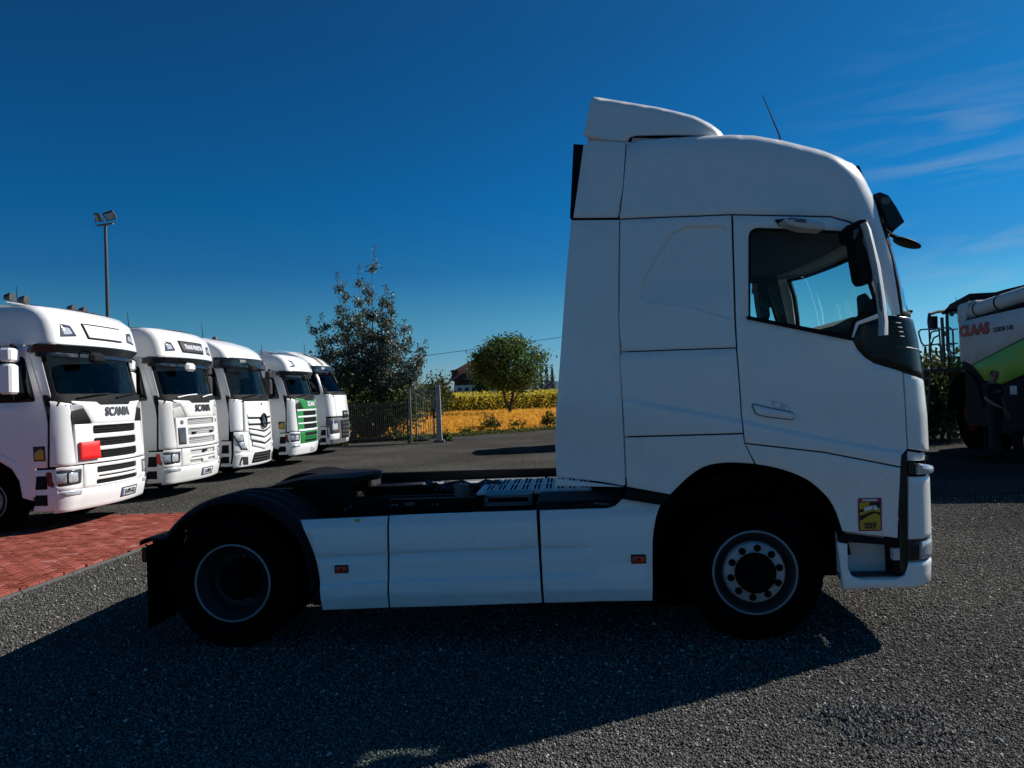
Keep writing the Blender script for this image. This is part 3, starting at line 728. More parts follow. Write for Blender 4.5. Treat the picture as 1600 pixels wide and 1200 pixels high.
# grab handle and dash pod seen behind the passenger glass
pts = [tp(*p, .12) for p in [(1336, 517), (1334, 510), (1340, 497), (1350, 484), (1362, 470), (1370, 464), (1378, 460)]]
q = MB(); q.tube([(x, .12, z) for x, z in pts], .014, 7); q.build('grab_handle', M_GAP, truck)
pod = rnd([tp(*p, .16) for p in [(1348, 462), (1352, 457), (1356, 459), (1364, 470), (1380, 472), (1384, 520), (1352, 520)]], .012)
panel('dash_pod', pod if area2(pod) > 0 else pod[::-1], lambda u, v, d=0.0: (u, .16 - d, v), M_BLACK, truck, thick=.12, step=.1, bev=.015)

# --- front of the truck (faces away from the camera)
zg0, zg1 = Fp(880, 0)[1], Fp(600, 0)[1]
tl = TW.tc - TR * 0.1
panel('front_grille', rect(-1.0, 1.0, Fp(840, 0)[1], Fp(660, 0)[1], .05), off_map(TW, -.01), M_BLACK, truck, step=.15)
panel('front_panel', rect(-tl + .3, tl - .3, Fp(655, 0)[1], zw0 - .06, .03), off_map(TW, 0), M_WHITE, truck, step=.12)
panel('front_bumper', rect(-tl + .3, tl - .3, Fp(917, 0)[1], Fp(845, 0)[1], .03), off_map(TW, .0), M_WHITE, truck, step=.12)
q = MB()
for i in range(5):
    z = Fp(830 - i * 36, 0)[1]; q.tube([TW(-.95 + 1.9 * k / 8, z, .01) for k in range(9)], .018, 6)
q.build('grille_bar', M_DGREY, truck)
panel('number_plate', rect(-.26, .26, Fp(895, 0)[1] - .055, Fp(895, 0)[1] + .055, .01), off_map(TW, .012), M_PLATE, truck, thick=.01, step=.2, bev=.002)
for t0 in (-.75, .75):
    q = MB(); q.tube([TW(t0, zw0 + .02, .02), TW(t0 * .6, zw0 + .06, .03), TW(t0 * -.05, zw0 + .08, .02)], .012, 6); q.build('wiper', M_BLACK, truck)

# ------------------------------------------------------------------ wheels
def make_wheel(par, c, side, R_, wid, rr, kind, px=1):
    """c: centre of the outer face; side -1 faces the camera."""
    s = -side                                       # inward direction along +y when side == -1
    q = MB(); prof = [(rr - .01, .03), (rr + .005, .005), (rr + .03, .0), (R_ - .09, -.012), (R_ - .035, .0), (R_ - .008, .02), (R_, .045)]
    for k in range(5):
        y = .05 + k * (wid - .10) / 5; w = (wid - .10) / 5
        prof += [(R_, y), (R_, y + w * .8), (R_ - .014, y + w * .82), (R_ - .014, y + w * .98)]
    prof += [(R_, wid - .045), (R_ - .03, wid), (rr, wid - .02)]
    q.lathe([(a, b * s) for a, b in prof], c, 'y', 56)
    ty = q.build('wheel', M_RUBBER, par, sharp=50)
    q = MB()
    if kind == 'steer':
        pr = [(rr - .012, .03), (rr + .0, .012), (rr, .0), (rr - .008, -.004), (rr - .014, .004), (rr - .030, .020), (rr - .042, .055), (rr - .058, .085), (rr - .068, .080), (rr - .080, .040), (rr - .086, .022), (rr - .095, .012), (.12, .008)]
    else:
        pr = [(rr - .012, .03), (rr + .0, .012), (rr, .0), (rr - .008, -.004), (rr - .014, .004), (rr - .024, .03), (rr - .030, .07), (rr - .046, .085), (rr - .052, .16), (rr - .075, .19), (.15, .20)]
    q.lathe([(a, b * s) for a, b in pr], c, 'y', 48); q.build('rim', M_BARREL, ty, sharp=50)
    q = MB(); q.lathe([(a, b * s) for a, b in ((rr + .002, .008), (rr + .001, -.002), (rr - .007, -.007), (rr - .013, .001), (rr - .014, .01))], c, 'y', 48); q.build('rim_flange', M_RIMD, ty, sharp=60)
    if kind == 'steer':
        q = MB(); q.lathe([(a, b * s) for a, b in ((rr - .078, .044), (rr - .083, .022), (rr - .090, .012), (rr - .096, .008), (.138, .004))], c, 'y', 48); q.build('rim_disc', M_RIMD, ty, sharp=60)
    q = MB()
    if kind == 'steer':
        q.lathe([(.143, .02 * s), (.143, -.02 * s), (.135, -.035 * s), (.0, -.04 * s)], c, 'y', 28); q.build('hub_cap', M_GAP, ty)
        nr, ny, nn = .174, .01, .026
    else:
        q.lathe([(.15, .21 * s), (.150, .10 * s), (.13, .06 * s), (.0, .05 * s)], c, 'y', 28); q.build('hub', M_GAP, ty)
        nr, ny, nn = .168, .20, .016
    proto = None
    for k in range(10):
        a = 2 * PI * (k + .3) / 10
        if proto is None:
            q = MB(); q.lathe([(nn, .01 * s), (nn, -.012 * s), (nn * .75, -.03 * s), (0, -.032 * s)], (0, 0, 0), 'y', 8); proto = q.build('wheel_nut', M_GAP if kind == 'steer' else M_DGREY, ty); o = proto
        else: o = proto.copy(); COL.objects.link(o); o.parent = ty
        o.location = (c[0] + nr * math.cos(a), c[1] + ny * s, c[2] + nr * math.sin(a))
    return ty
WR = 0.505
fx_, fz_ = tp(1180, 895, .04); rx_, rz_ = tp(364, 911, .04)
WZF, WZR = fz_, rz_
make_wheel(truck, (fx_, .04, fz_), -1, fz_ , .315, .298, 'steer')
make_wheel(truck, (fx_, 2.46, fz_), 1, fz_, .315, .298, 'steer')
make_wheel(truck, (rx_, .03, rz_), -1, rz_, .30, .288, 'drive')
make_wheel(truck, (rx_, 2.47, rz_), 1, rz_, .30, .288, 'drive')
for y, s in ((.37, -1), (2.13, 1)):
    q = MB(); q.lathe([(.28, 0), (rz_ - .03, -0.0), (rz_, .04 * -s), (rz_, .26 * -s), (.28, .28 * -s)], (rx_, y, rz_), 'y', 40); q.build('inner_tyre', M_RUBBER, truck)
q = MB(); q.cyl((rx_, .3, rz_), (rx_, 2.2, rz_), .09, 12); q.lathe([(0, -.3), (.2, -.22), (.27, 0), (.2, .22), (0, .3)], (rx_, 1.25, rz_), 'y', 16); q.cyl((rx_ + .2, 1.25, rz_ + .05), (-.6, 1.25, .75), .06, 10); q.build('drive_axle', M_CHASSIS, truck)
q = MB(); q.cyl((fx_, .3, fz_ - .05), (fx_, 2.2, fz_ - .05), .07, 10); q.build('front_axle', M_CHASSIS, truck)

# ------------------------------------------------------------------ chassis
xr = tp(228, 860, .3)[0]
zr_t = tp(680, 774, .82)[1]
for yy in (.82, 1.62):
    q = MB(); q.bx(rx_ - .45, .9, yy, yy + .07, zr_t - .27, zr_t, .008); q.build('frame_rail', M_CHASSIS, truck)
for x in (rx_ - .42, rx_ - .25, rx_ + .55, -2.2, -1.2):
    q = MB(); q.bx(x - .05, x + .05, .89, 1.62, zr_t - .24, zr_t - .03, .01); q.build('cross_member', M_CHASSIS, truck)
q = MB(); q.bx(-1.1, .75, .78, 1.72, .50, 1.22); q.bx(.3, 1.0, .5, 2.0, .35, 1.0); q.build('engine_block', M_GAP, truck)
q = MB(); q.bx(-2.9, -.85, .12, .76, .36, .86, .05); q.build('fuel_tank', M_GAP, truck)
q = MB(); q.lathe([(0, 0), (.27, 0), (.29, .03), (.29, 1.5), (.27, 1.53), (0, 1.53)], (-2.75, 2.08, .68), 'x', 24); q.build('fuel_tank', M_ALU, truck)
q = MB()
for x in (-2.5, -1.7): q.tube([(x, 2.08 + .295 * math.cos(a), .68 + .295 * math.sin(a)) for a in [2 * PI * k / 20 for k in range(21)]], .015, 5, False)
q.build('tank_strap', M_BLACK, truck)
# rail edge line, bolts, connectors
a, b = tp(610, 779, .80), tp(745, 771, .80)
q = MB(); q.bx(a[0], b[0], .79, .82, a[1] - .012, a[1] + .0, .003); q.build('rail_edge', M_STEEL, truck)
bolt = None
for (px, py, yy) in [(682, 765, 1.6), (690, 765, 1.6), (698, 765, 1.6), (706, 765, 1.6), (614, 789, .8), (620, 789, .8), (676, 788, .8), (684, 788, .8), (548, 792, .8), (540, 796, .8)]:
    a = tp(px, py, yy)
    if bolt is None:
        q = MB(); q.lathe([(.013, 0), (.013, -.015), (0, -.018)], (0, 0, 0), 'y', 8); bolt = q.build('frame_bolt', M_STEEL, truck); o = bolt
    else: o = bolt.copy(); COL.objects.link(o); o.parent = truck
    o.location = (a[0], yy, a[1])
a, b = tp(633, 785, .78), tp(649, 790, .78)
q = MB(); q.bx(a[0], b[0], .76, .80, b[1], a[1], .004); q.build('data_tag', M_STEEL, truck)
a = tp(721, 772, .7); q = MB(); q.lathe([(.055, -.05), (.062, -.03), (.062, .05), (.05, .06), (0, .062)], (a[0], .72, a[1] + .02), 'z', 16); q.build('filler_cap', M_GREY, truck)
a, b = tp(757, 774, .5), tp(832, 787, .5)
q = MB(); q.bx(a[0], b[0], .48, .80, a[1] - .02, a[1]); q.bx(a[0], a[0] + .03, .48, .5, b[1], a[1]); q.bx(b[0] - .03, b[0], .48, .5, b[1], a[1]); q.bx(a[0], b[0], .48, .5, b[1] - .01, b[1] + .02); q.build('step_bracket', M_STEEL, truck)
# catwalk plate with raised slotted treads
c0 = tp(745, 771, .78); c1 = tp(975, 764, .78); zc = zr_t + .02
x0, x1 = c0[0], tp(925, 768, .78)[0]
q = MB(); q.bx(x0, x1, .74, 1.66, zc - .02, zc, .004); cw = q.build('catwalk_plate', M_ALU, truck)
n_ = 9; w = (x1 - x0 - .06) / n_; proto = None
for i in range(n_):
    for j in range(2):
        if proto is None:
            q = MB(); q.bx(-w * .40, w * .40, -.20, .20, 0, .012, .004); proto = q.build('tread_pad', M_ALU, cw); o = proto
        else: o = proto.copy(); COL.objects.link(o); o.parent = cw
        o.location = (x0 + .05 + w * (i + .5), .98 + j * .44, zc + .0005)
q = MB()
for i in range(n_):
    for j in range(2):
        for e in (-1, 1):
            q.bx(x0 + .05 + w * (i + .5) + e * w * .16 - .008, x0 + .05 + w * (i + .5) + e * w * .16 + .008, .98 + j * .44 - .17, .98 + j * .44 + .17, zc + .010, zc + .0145)
q.build('tread_slots', M_GAP, cw)
a, b = tp(842, 765, .7), tp(975, 795, .7)
q = MB(); q.bx(a[0], b[0] - .02, .12, .74, b[1] - .02, a[1] - .02, .02); q.build('battery_box', M_BLACK, truck)
a, b = tp(928, 786, .1), tp(952, 788, .1); q = MB(); q.tube([(a[0], .10, a[1]), (b[0], .10, b[1])], .006, 5); q.build('box_latch', M_GREY, truck)
# far top edge
a, b = tp(610, 738, 2.48), tp(868, 731, 2.48)
q = MB(); q.bx(a[0] - .1, 0, 2.44, 2.50, a[1] - .30, a[1] + .0, .01); q.build('side_rail_cover', M_BLACK, truck)
# tan/light hoses behind the cab side
q = MB(); xa = tp(700, 745, 1.5)[0]
for k in range(3):
    y0 = 1.3 + k * .1; q.tube([(xa + .35 + .06 * math.sin(t * 3), y0, zr_t - .02 + .05 * math.sin(t * 2.1 + k)) if False else (xa - .2 + t * .11, y0 + .04 * math.sin(t * 1.7 + k), zr_t + .02 + .03 * math.sin(t * 2.3 + k)) for t in range(8)], .014, 6)
q.build('air_hose', M_DGREY, truck)
# fifth wheel
fw = Vector((rx_ + .42, 1.25, 1.16)); pl = []
for a in np.linspace(0.35 * PI, 1.65 * PI, 25): pl.append((fw.x - .08 - .46 * math.cos(a) * -1 * .95, fw.y + .46 * math.sin(a)))
pl = [(fw.x + .40, fw.y - .30)] + [(fw.x + .42 * math.cos(a), fw.y + .44 * math.sin(a)) for a in np.linspace(-.7, .7, 9)] + [(fw.x + .40 - .1, fw.y + .36), (fw.x - .15, fw.y + .46), (fw.x - .60, fw.y + .34), (fw.x - .62, fw.y + .16), (fw.x - .15, fw.y + .05), (fw.x - .15, fw.y - .05), (fw.x - .62, fw.y - .16), (fw.x - .60, fw.y - .34), (fw.x - .15, fw.y - .46), (fw.x + .3, fw.y - .40)]
pl = pl[1:]
q = MB(); q.prism(pl if area2(pl) > 0 else pl[::-1], lambda u, v: (u, v, fw.z - .05 - .10 * max(0, (fw.x - .15 - u)) ), lambda u, v: (u, v, fw.z - .20 * max(0, (fw.x - .15 - u))))
q.build('fifth_wheel', M_CHASSIS, truck, sharp=30)
for y in (.88, 1.55):
    q = MB(); q.bx(fw.x - .25, fw.x + .25, y, y + .07, zr_t - .02, fw.z - .05, .02); q.build('fifth_wheel_bracket', M_CHASSIS, truck)
# rear fenders: ribbed arcs
def fender(y0, y1, near):
    rings = []; rr = .635; ang = np.linspace(R(-6), R(146), 30)
    ys = np.linspace(y0, y1, 25)
    def rad(y):
        e = abs(y - (y0 if near else y1)); rb = .012 * (1 if int((y - y0) / (y1 - y0) * 6.99) % 2 else 0)
        return rr - .03 + .03 * min(1, e / .05) + rb
    for a in ang: rings.append([(rx_ + rad(y) * math.cos(a), y, rz_ + rad(y) * math.sin(a)) for y in ys] + [(rx_ + (rad(y) - .012) * math.cos(a), y, rz_ + (rad(y) - .012) * math.sin(a)) for y in ys[::-1]])
    lp = tp(222, 846, .02); lz = lp[1]
    rings.append([(lp[0] + .02, y, lz + .02) for y in ys] + [(lp[0] + .02, y, lz - .0) for y in ys[::-1]])
    rings.append([(lp[0] - .02, y, lz) for y in ys] + [(lp[0] - .02, y, lz - .03) for y in ys[::-1]])
    q = MB(); q.loft(rings); fo_ = q.build('rear_fender', M_BLACK, truck, sharp=50)
    yi = y1 - .02 if near else y0 + .02; q = MB()
    q.loft([[(rx_ + r_ * math.cos(a), yi + e, rz_ + r_ * math.sin(a)) for r_, e in ((.30, -.006), (.625, -.006), (.625, .006), (.30, .006))] for a in ang[2:]])
    q.build('inner_guard', M_GAP, fo_)
    return fo_
fender(.02, .66, True); fender(1.84, 2.48, False)
q = MB(); a = tp(478, 838, .03)
for (ya, yb) in ((.03, .62), (1.88, 2.47)):
    xm = tp(231, 880, .05)[0]
    q2 = MB(); q2.bx(xm, xm + .02, ya, yb, .16, tp(231, 852, .05)[1], .004); q2.build('mud_flap', M_RUBBER, truck)
a, b = tp(221.5, 855, .1), tp(233, 878, .1)
for ya in (.08, 1.98):
    q = MB(); q.bx(a[0], b[0], ya, ya + .44, b[1], a[1], .012); q.build('tail_light', M_TAIL, truck)
q = MB(); q.bx(xr + .05, xr + .15, .3, 2.2, .55, .80, .01); q.build('rear_beam', M_CHASSIS, truck)
# bracket the fender sits on
q = MB(); q.cyl((rx_, .3, rz_ + .60), (rx_, .82, zr_t - .1), .03, 8); q.build('fender_bracket', M_CHASSIS, truck)

# ------------------------------------------------------------------ side skirts
def ln(l): 
    P_ = [tp(*p) for p in l]; return [p[0] for p in P_], [p[1] for p in P_]
s_top = ln([(463, 814), (602, 808), (838, 799.5), (952, 796), (1036, 791)])
s_seam = ln([(494, 873), (603, 867.5), (838, 858), (920, 856)])
s_low = ln([(502, 913), (604, 906), (838, 898), (930, 897)])
s_low2 = ln([(502, 937), (604, 931), (845, 924), (1021, 921)])
def skf(P):
    x, z = P[:, 0], P[:, 1]; zt = np.interp(x, *s_top); zs = np.interp(x, *s_seam); zl = np.interp(x, *s_low); zl2 = np.interp(x, *s_low2)
    fade = 1 - sm(x, tp(880, 857)[0], tp(935, 856)[0])
    d = -.035 * sm(z, zt - .075, zt + .01)
    d -= .016 * np.exp(-((z - zs) / .005) ** 2) * fade
    d += .016 * sm(zl - z, 0, .022) * (fade * .8 + .2) - .030 * sm(zl2 - z, -.02, .09)
    d -= .09 * np.clip(z - zl2, 0, .5)
    return d
SKX = np.vstack([band(np.c_[s_top[0], s_top[1]], (-.08, -.06, -.045, -.03, -.015), 110), band(np.c_[s_seam[0], s_seam[1]], (-.012, -.006, -.003, 0, .003, .006, .012), 220), band(np.c_[s_low[0], s_low[1]], (-.030, -.022, -.015, -.008, 0, .006), 160), band(np.c_[s_low2[0], s_low2[1]], (-.09, -.06, -.03, -.01, 0, .02), 120)])
def skirt(l, hs=()):
    return pan('side_skirt', l, field=skf, step=.05, thick=.03, g=.004, bev=.004, extra=SKX)
skirt([(463, 815), (538, 811.5), (602.5, 808.5), (605, 880), (607, 951), (560, 953), (502.5, 955)] + chaikin([(502, 950), (501, 934), (497, 898), (489, 868), (475, 838), (463.5, 816)]))
skirt([(604, 808), (720, 803.5), (838, 799.5), (842.5, 870), (847.5, 943.5), (720, 948), (608.5, 951), (606.5, 880)])
skirt([(842, 799.5), (950, 796), (962, 792.5), (974, 781.5)] + chaikin([(1035, 791), (1028, 805), (1022, 835), (1020.5, 870), (1021, 941)]) + [(1020, 941), (940, 942), (849.5, 943.5), (845, 870)])
pan('chassis_trim', [(979, 763.5), (1048, 775.5), (1036, 790), (976, 780.5)], M_BLACK, d=-.01, step=.1)
for (a, b) in (((522, 884), (543.5, 896)), ((986, 867.5), (1010, 881))):
    p, q_ = tp(*a), tp(*b)
    k = float(skf(np.array([((p[0] + q_[0]) / 2, (p[1] + q_[1]) / 2)]))[0])
    fr = panel('reflector', rect(p[0], q_[0], q_[1], p[1], .008), lambda u, v, d=0.0: (u, -k - .012 - d, v), M_BLACK, truck, thick=.012, step=.1, bev=.003)
    panel('reflector_lens', rect(p[0] + .008, q_[0] - .008, q_[1] + .008, p[1] - .008, .006), lambda u, v, d=0.0: (u, -k - .0165 - d, v), M_ORANGE, fr, thick=.005, step=.1, bev=.002)
    q = MB(); q.lathe([(.011, .0), (.011, -.003), (0, -.004)], ((p[0] + q_[0]) / 2, -k - .0166, (p[1] + q_[1]) / 2), 'y', 12); q.build('reflector_screw', M_INK, fr)
p, q_ = tp(551, 813.5), tp(559, 825); k = float(skf(np.array([p]))[0])
panel('yellow_label', rect(p[0], q_[0], q_[1], p[1]), lambda u, v, d=0.0: (u, -k - .012 - d, v), M_YELLOW, truck, thick=.012, step=.1, bev=.001)
# black mudguards behind the front wheel and over it
q = MB(); rings = []
for a in np.linspace(R(-14), R(196), 40):
    rr = .66 + .06 * max(0, math.cos(a - PI)) ** 2
    rings.append([(fx_ + rr * math.cos(a), .06, fz_ + .02 + rr * math.sin(a) * 1.03), (fx_ + rr * math.cos(a), .62, fz_ + .02 + rr * math.sin(a) * 1.03), (fx_ + (rr + .02) * math.cos(a), .62, fz_ + .02 + (rr + .02) * math.sin(a) * 1.03), (fx_ + (rr + .02) * math.cos(a), .06, fz_ + .02 + (rr + .02) * math.sin(a) * 1.03)])
# keep the front lower quarter open
q.loft(rings[4:]); q.build('wheel_arch_liner', M_GAP, truck)
for yy in (.66, 1.80):
    q = MB(); q.box((fx_ + .02, yy, fz_ + .42), (1.5, .03, .62)); q.build('arch_backing', M_GAP, truck)
for yy in (.05, 1.95):
    q = MB(); q.bx(fx_ - .72, fx_ - .70, yy, yy + .6, .18, fz_ + .35, .004); q.build('mud_flap', M_RUBBER, truck)
for yy in (.64, 1.84):
    q = MB(); q.bx(fx_ - .78, fx_ - .15, yy, yy + .02, .10, .64); q.build('arch_backing', M_GAP, truck)  # dark plate added to hide the sunlit gravel past the wheel
# ================================================================== ground
def gmat(name, build):
    mt = bpy.data.materials.new(name); mt.use_nodes = True
    n = mt.node_tree.nodes; l = mt.node_tree.links.new; b = n['Principled BSDF']; b.inputs['Specular IOR Level'].default_value = 0.0
    t = n.new('ShaderNodeTexCoord'); build(n, l, b, t); MATS[name] = mt; return mt
def N(n, t, **k):
    x = n.new(t)
    for a, v in k.items(): setattr(x, a, v)
    return x
def ramp(n, stops):
    r_ = n.new('ShaderNodeValToRGB'); e = r_.color_ramp.elements
    e[0].position, e[0].color = stops[0][0], (*stops[0][1], 1); e[1].position, e[1].color = stops[-1][0], (*stops[-1][1], 1)
    for p, c in stops[1:-1]: q = e.new(p); q.color = (*c, 1)
    return r_
def mixc_(n, l, f, a, b, mode='MIX'):
    x = n.new('ShaderNodeMixRGB'); x.blend_type = mode
    if isinstance(f, (int, float)): x.inputs[0].default_value = f
    else: l(f, x.inputs[0])
    for i, v in ((1, a), (2, b)):
        if isinstance(v, tuple): x.inputs[i].default_value = (*v, 1)
        else: l(v, x.inputs[i])
    return x.outputs[0]
def gravel(n, l, b, t):
    v1 = N(n, 'ShaderNodeTexVoronoi'); v1.inputs['Scale'].default_value = 62; l(t.outputs['Object'], v1.inputs[0])
    v2 = N(n, 'ShaderNodeTexVoronoi'); v2.inputs['Scale'].default_value = 24; l(t.outputs['Object'], v2.inputs[0])
    z = N(n, 'ShaderNodeTexNoise'); z.inputs['Scale'].default_value = 0.35; z.inputs['Detail'].default_value = 6; l(t.outputs['Object'], z.inputs[0])
    s = N(n, 'ShaderNodeSeparateColor'); l(v1.outputs['Color'], s.inputs[0])
    r1 = ramp(n, [(0, (0.0342, 0.0332, 0.0305)), (.5, (0.0952, 0.0924, 0.0854)), (.9, (0.1562, 0.1513, 0.1391)), (.98, (0.2684, 0.2599, 0.2318)), (1, (0.4636, 0.4514, 0.3965))]); l(s.outputs[0], r1.inputs[0])
    r2 = ramp(n, [(.3, (.70, .70, .70)), (.7, (1.30, 1.29, 1.27))]); l(z.outputs[0], r2.inputs[0])
    l(mixc_(n, l, 1.0, r1.outputs[0], r2.outputs[0], 'MULTIPLY'), b.inputs['Base Color']); b.inputs['Roughness'].default_value = .9
    ad = N(n, 'ShaderNodeMath', operation='ADD'); l(v1.outputs['Distance'], ad.inputs[0]); l(v2.outputs['Distance'], ad.inputs[1])
    bp = N(n, 'ShaderNodeBump'); bp.invert = True; bp.inputs['Strength'].default_value = 1.0; bp.inputs['Distance'].default_value = .045; l(ad.outputs[0], bp.inputs['Height']); l(bp.outputs[0], b.inputs['Normal'])
M_GRAVEL = gmat('crushed_stone', gravel)
def field_soil(n, l, b, t):
    z = N(n, 'ShaderNodeTexNoise'); z.inputs['Scale'].default_value = .05; z.inputs['Detail'].default_value = 8; l(t.outputs['Object'], z.inputs[0])
    r = ramp(n, [(.3, (.035, .05, .014)), (.7, (.09, .085, .03))]); l(z.outputs[0], r.inputs[0]); l(r.outputs[0], b.inputs['Base Color']); b.inputs['Roughness'].default_value = 1
M_SOIL = gmat('meadow_ground', field_soil)
def stubble(n, l, b, t):
    mp = N(n, 'ShaderNodeMapping'); mp.inputs['Scale'].default_value = (.25, 1.4, 1); mp.inputs['Rotation'].default_value = (0, 0, .12); l(t.outputs['Object'], mp.inputs[0])
    z = N(n, 'ShaderNodeTexNoise'); z.inputs['Scale'].default_value = .9; z.inputs['Detail'].default_value = 9; l(mp.outputs[0], z.inputs[0])
    z2 = N(n, 'ShaderNodeTexNoise'); z2.inputs['Scale'].default_value = 14; z2.inputs['Detail'].default_value = 3; l(t.outputs['Object'], z2.inputs[0])
    r = ramp(n, [(.30, (.26, .145, .030)), (.5, (.57, .27, .042)), (.75, (.66, .355, .065))]); l(z.outputs[0], r.inputs[0])
    r2 = ramp(n, [(.3, (.6, .6, .6)), (.65, (1.2, 1.2, 1.2))]); l(z2.outputs[0], r2.inputs[0])
    l(mixc_(n, l, 1, r.outputs[0], r2.outputs[0], 'MULTIPLY'), b.inputs['Base Color']); b.inputs['Roughness'].default_value = 1
M_STUB = gmat('stubble_straw', stubble)
def sheet(name, pts, z, mat, kind='structure', cut=0):
    me = bpy.data.meshes.new(name); me.from_pydata([(p[0], p[1], z) for p in pts], [], [tuple(range(len(pts)))]); me.update()
    me.materials.append(mat); o = bpy.data.objects.new(name, me); COL.objects.link(o); o['kind'] = kind; return o
sheet('ground', [(-3000, -200), (3000, -200), (3000, 4000), (-3000, 4000)], -0.012, M_SOIL)
eA = ground(545, 692); eB = ground(690, 684); eC = ground(860, 672)
yard = [(-60, -25), (60, -25), (60, eC.y + 18), (eC.x + 10, eC.y + 3.5), (eC.x, eC.y), (eB.x, eB.y), (eA.x, eA.y - .6), (-30, eA.y - 2), (-60, eA.y - 2)]
sheet('gravel_yard', yard, 0.0, M_GRAVEL)
sheet('stubble_field', [(eA.x - 60, eA.y + 8), (eB.x, eB.y + 2.2), (eC.x, eC.y + 1.6), (eC.x + 30, eC.y + 16), (160, eC.y + 40), (160, 118), (-140, 118)], -0.006, M_STUB)
# loose stones on the near gravel (nobody could count them)
def stones(name, n, rlo, rhi, xs, ys, mat, bias=2.0, seed=1, avoid=None):
    g = np.random.default_rng(seed); u = g.random(n)
    y = 1 / (1 / ys[0] + u * (1 / ys[1] - 1 / ys[0])); x = (g.random(n) * 2 - 1) * y * .74
    keep = np.ones(n, bool)
    if avoid is not None: keep &= ~inside(np.c_[x, y], avoid)
    keep &= (x > xs[0]) & (x < xs[1]); x, y = x[keep], y[keep]; n = len(x)
    r = rlo * np.exp(g.random(n) ** 2.2 * math.log(rhi / rlo)) * (0.8 + y / 14)
    base = np.array([(1, 0, 0), (0, 1, 0), (-1, 0, 0), (0, -1, 0), (0, 0, .95), (0, 0, -.6)], float)
    V = base[None] * (0.6 + .7 * g.random((n, 6, 1))) + (g.random((n, 6, 3)) - .5) * .55
    a = g.random(n) * 2 * PI; c, s = np.cos(a), np.sin(a); X = V[..., 0] * c[:, None] - V[..., 1] * s[:, None]; Y = V[..., 0] * s[:, None] + V[..., 1] * c[:, None]
    V = np.stack([X, Y, V[..., 2]], -1) * r[:, None, None]; V[..., 0] += x[:, None]; V[..., 1] += y[:, None]; V[..., 2] += (r * .30)[:, None]
    f = np.array([(0, 1, 4), (1, 2, 4), (2, 3, 4), (3, 0, 4), (1, 0, 5), (2, 1, 5), (3, 2, 5), (0, 3, 5)])
    F = (f[None] + (np.arange(n) * 6)[:, None, None]).reshape(-1, 3)
    me = bpy.data.meshes.new(name); me.vertices.add(n * 6); me.vertices.foreach_set('co', V.reshape(-1)); me.loops.add(F.size); me.loops.foreach_set('vertex_index', F.reshape(-1).astype(np.int32))
    me.polygons.add(len(F)); me.polygons.foreach_set('loop_start', np.arange(0, F.size, 3, dtype=np.int32)); me.polygons.foreach_set('loop_total', np.full(len(F), 3, np.int32)); me.update(); me.validate()
    me.materials.append(mat); o = bpy.data.objects.new(name, me); COL.objects.link(o); o['kind'] = 'stuff'; return o
def stone_mat(n, l, b, t):
    gi = N(n, 'ShaderNodeNewGeometry'); r = ramp(n, [(0, (0.0878, 0.0854, 0.0793)), (.6, (0.1732, 0.1684, 0.1562)), (.93, (0.2501, 0.2428, 0.2245)), (.985, (0.4392, 0.4270, 0.3843)), (1, (0.7564, 0.7320, 0.6588))]); l(gi.outputs['Random Per Island'], r.inputs[0])
    l(r.outputs[0], b.inputs['Base Color']); b.inputs['Roughness'].default_value = .85
M_STONE = gmat('stone_chips', stone_mat)
# brick paving area
bA, bB = ground(0, 936), ground(275, 838); dirb = (bB - bA).to_2d().normalized()
bC, bD = ground(0, 812), ground(285, 803)
nb = Vector((-dirb.y, dirb.x))
pv = [bA.to_2d() - dirb * 6, bA.to_2d() + dirb * 14.0]
# far edge
fd = (bD - bC).to_2d().normalized(); f0 = bC.to_2d() - fd * 8
def isect(p, d, q, e):
    k = ((q - p).x * e.y - (q - p).y * e.x) / (d.x * e.y - d.y * e.x); return p + d * k
cor = isect(bA.to_2d(), dirb, bC.to_2d(), fd)
if (cor - bA.to_2d()).length > 14 or (cor - bA.to_2d()).dot(dirb) < 0: pav = [pv[0], pv[1], bD.to_2d() + fd * 3.0, f0]
else: pav = [pv[0], cor, f0]
PAV = [tuple(p) for p in pav]
if area2(PAV) < 0: PAV = PAV[::-1]
stones('gravel_stones', 270000, .0036, .0098, (-12, 12), (2.9, 12.0), M_STONE, seed=3, avoid=PAV)
stones('coarse_stones', 2600, .008, .017, (-12, 12), (2.9, 16.0), M_STONE, seed=5, avoid=PAV)
def brickmat(name, c):
    def f(n, l, b, t):
        oi = N(n, 'ShaderNodeObjectInfo'); gi = N(n, 'ShaderNodeNewGeometry'); z = N(n, 'ShaderNodeTexNoise'); z.inputs['Scale'].default_value = 18; z.inputs['Detail'].default_value = 5
        l(t.outputs['Object'], z.inputs[0]); ad = N(n, 'ShaderNodeMath', operation='ADD'); l(oi.outputs['Random'], ad.inputs[0]); l(gi.outputs['Random Per Island'], ad.inputs[1]); fr = N(n, 'ShaderNodeMath', operation='FRACT'); l(ad.outputs[0], fr.inputs[0])
        r = ramp(n, [(0, tuple(x * .72 for x in c)), (.45, c), (.8, tuple(x * 1.2 for x in c)), (.97, (c[0] * 1.35, c[1] * 1.7, c[2] * 1.9)), (1, (c[0] * 1.6, c[1] * 2.6, c[2] * 3.0))]); l(fr.outputs[0], r.inputs[0])
        r2 = ramp(n, [(.3, (.75, .75, .75)), (.7, (1.15, 1.15, 1.15))]); l(z.outputs[0], r2.inputs[0]); l(mixc_(n, l, 1, r.outputs[0], r2.outputs[0], 'MULTIPLY'), b.inputs['Base Color']); b.inputs['Roughness'].default_value = .85
        bp = N(n, 'ShaderNodeBump'); bp.inputs['Strength'].default_value = .3; bp.inputs['Distance'].default_value = .004; l(z.outputs[0], bp.inputs['Height']); l(bp.outputs[0], b.inputs['Normal'])
    return gmat(name, f)
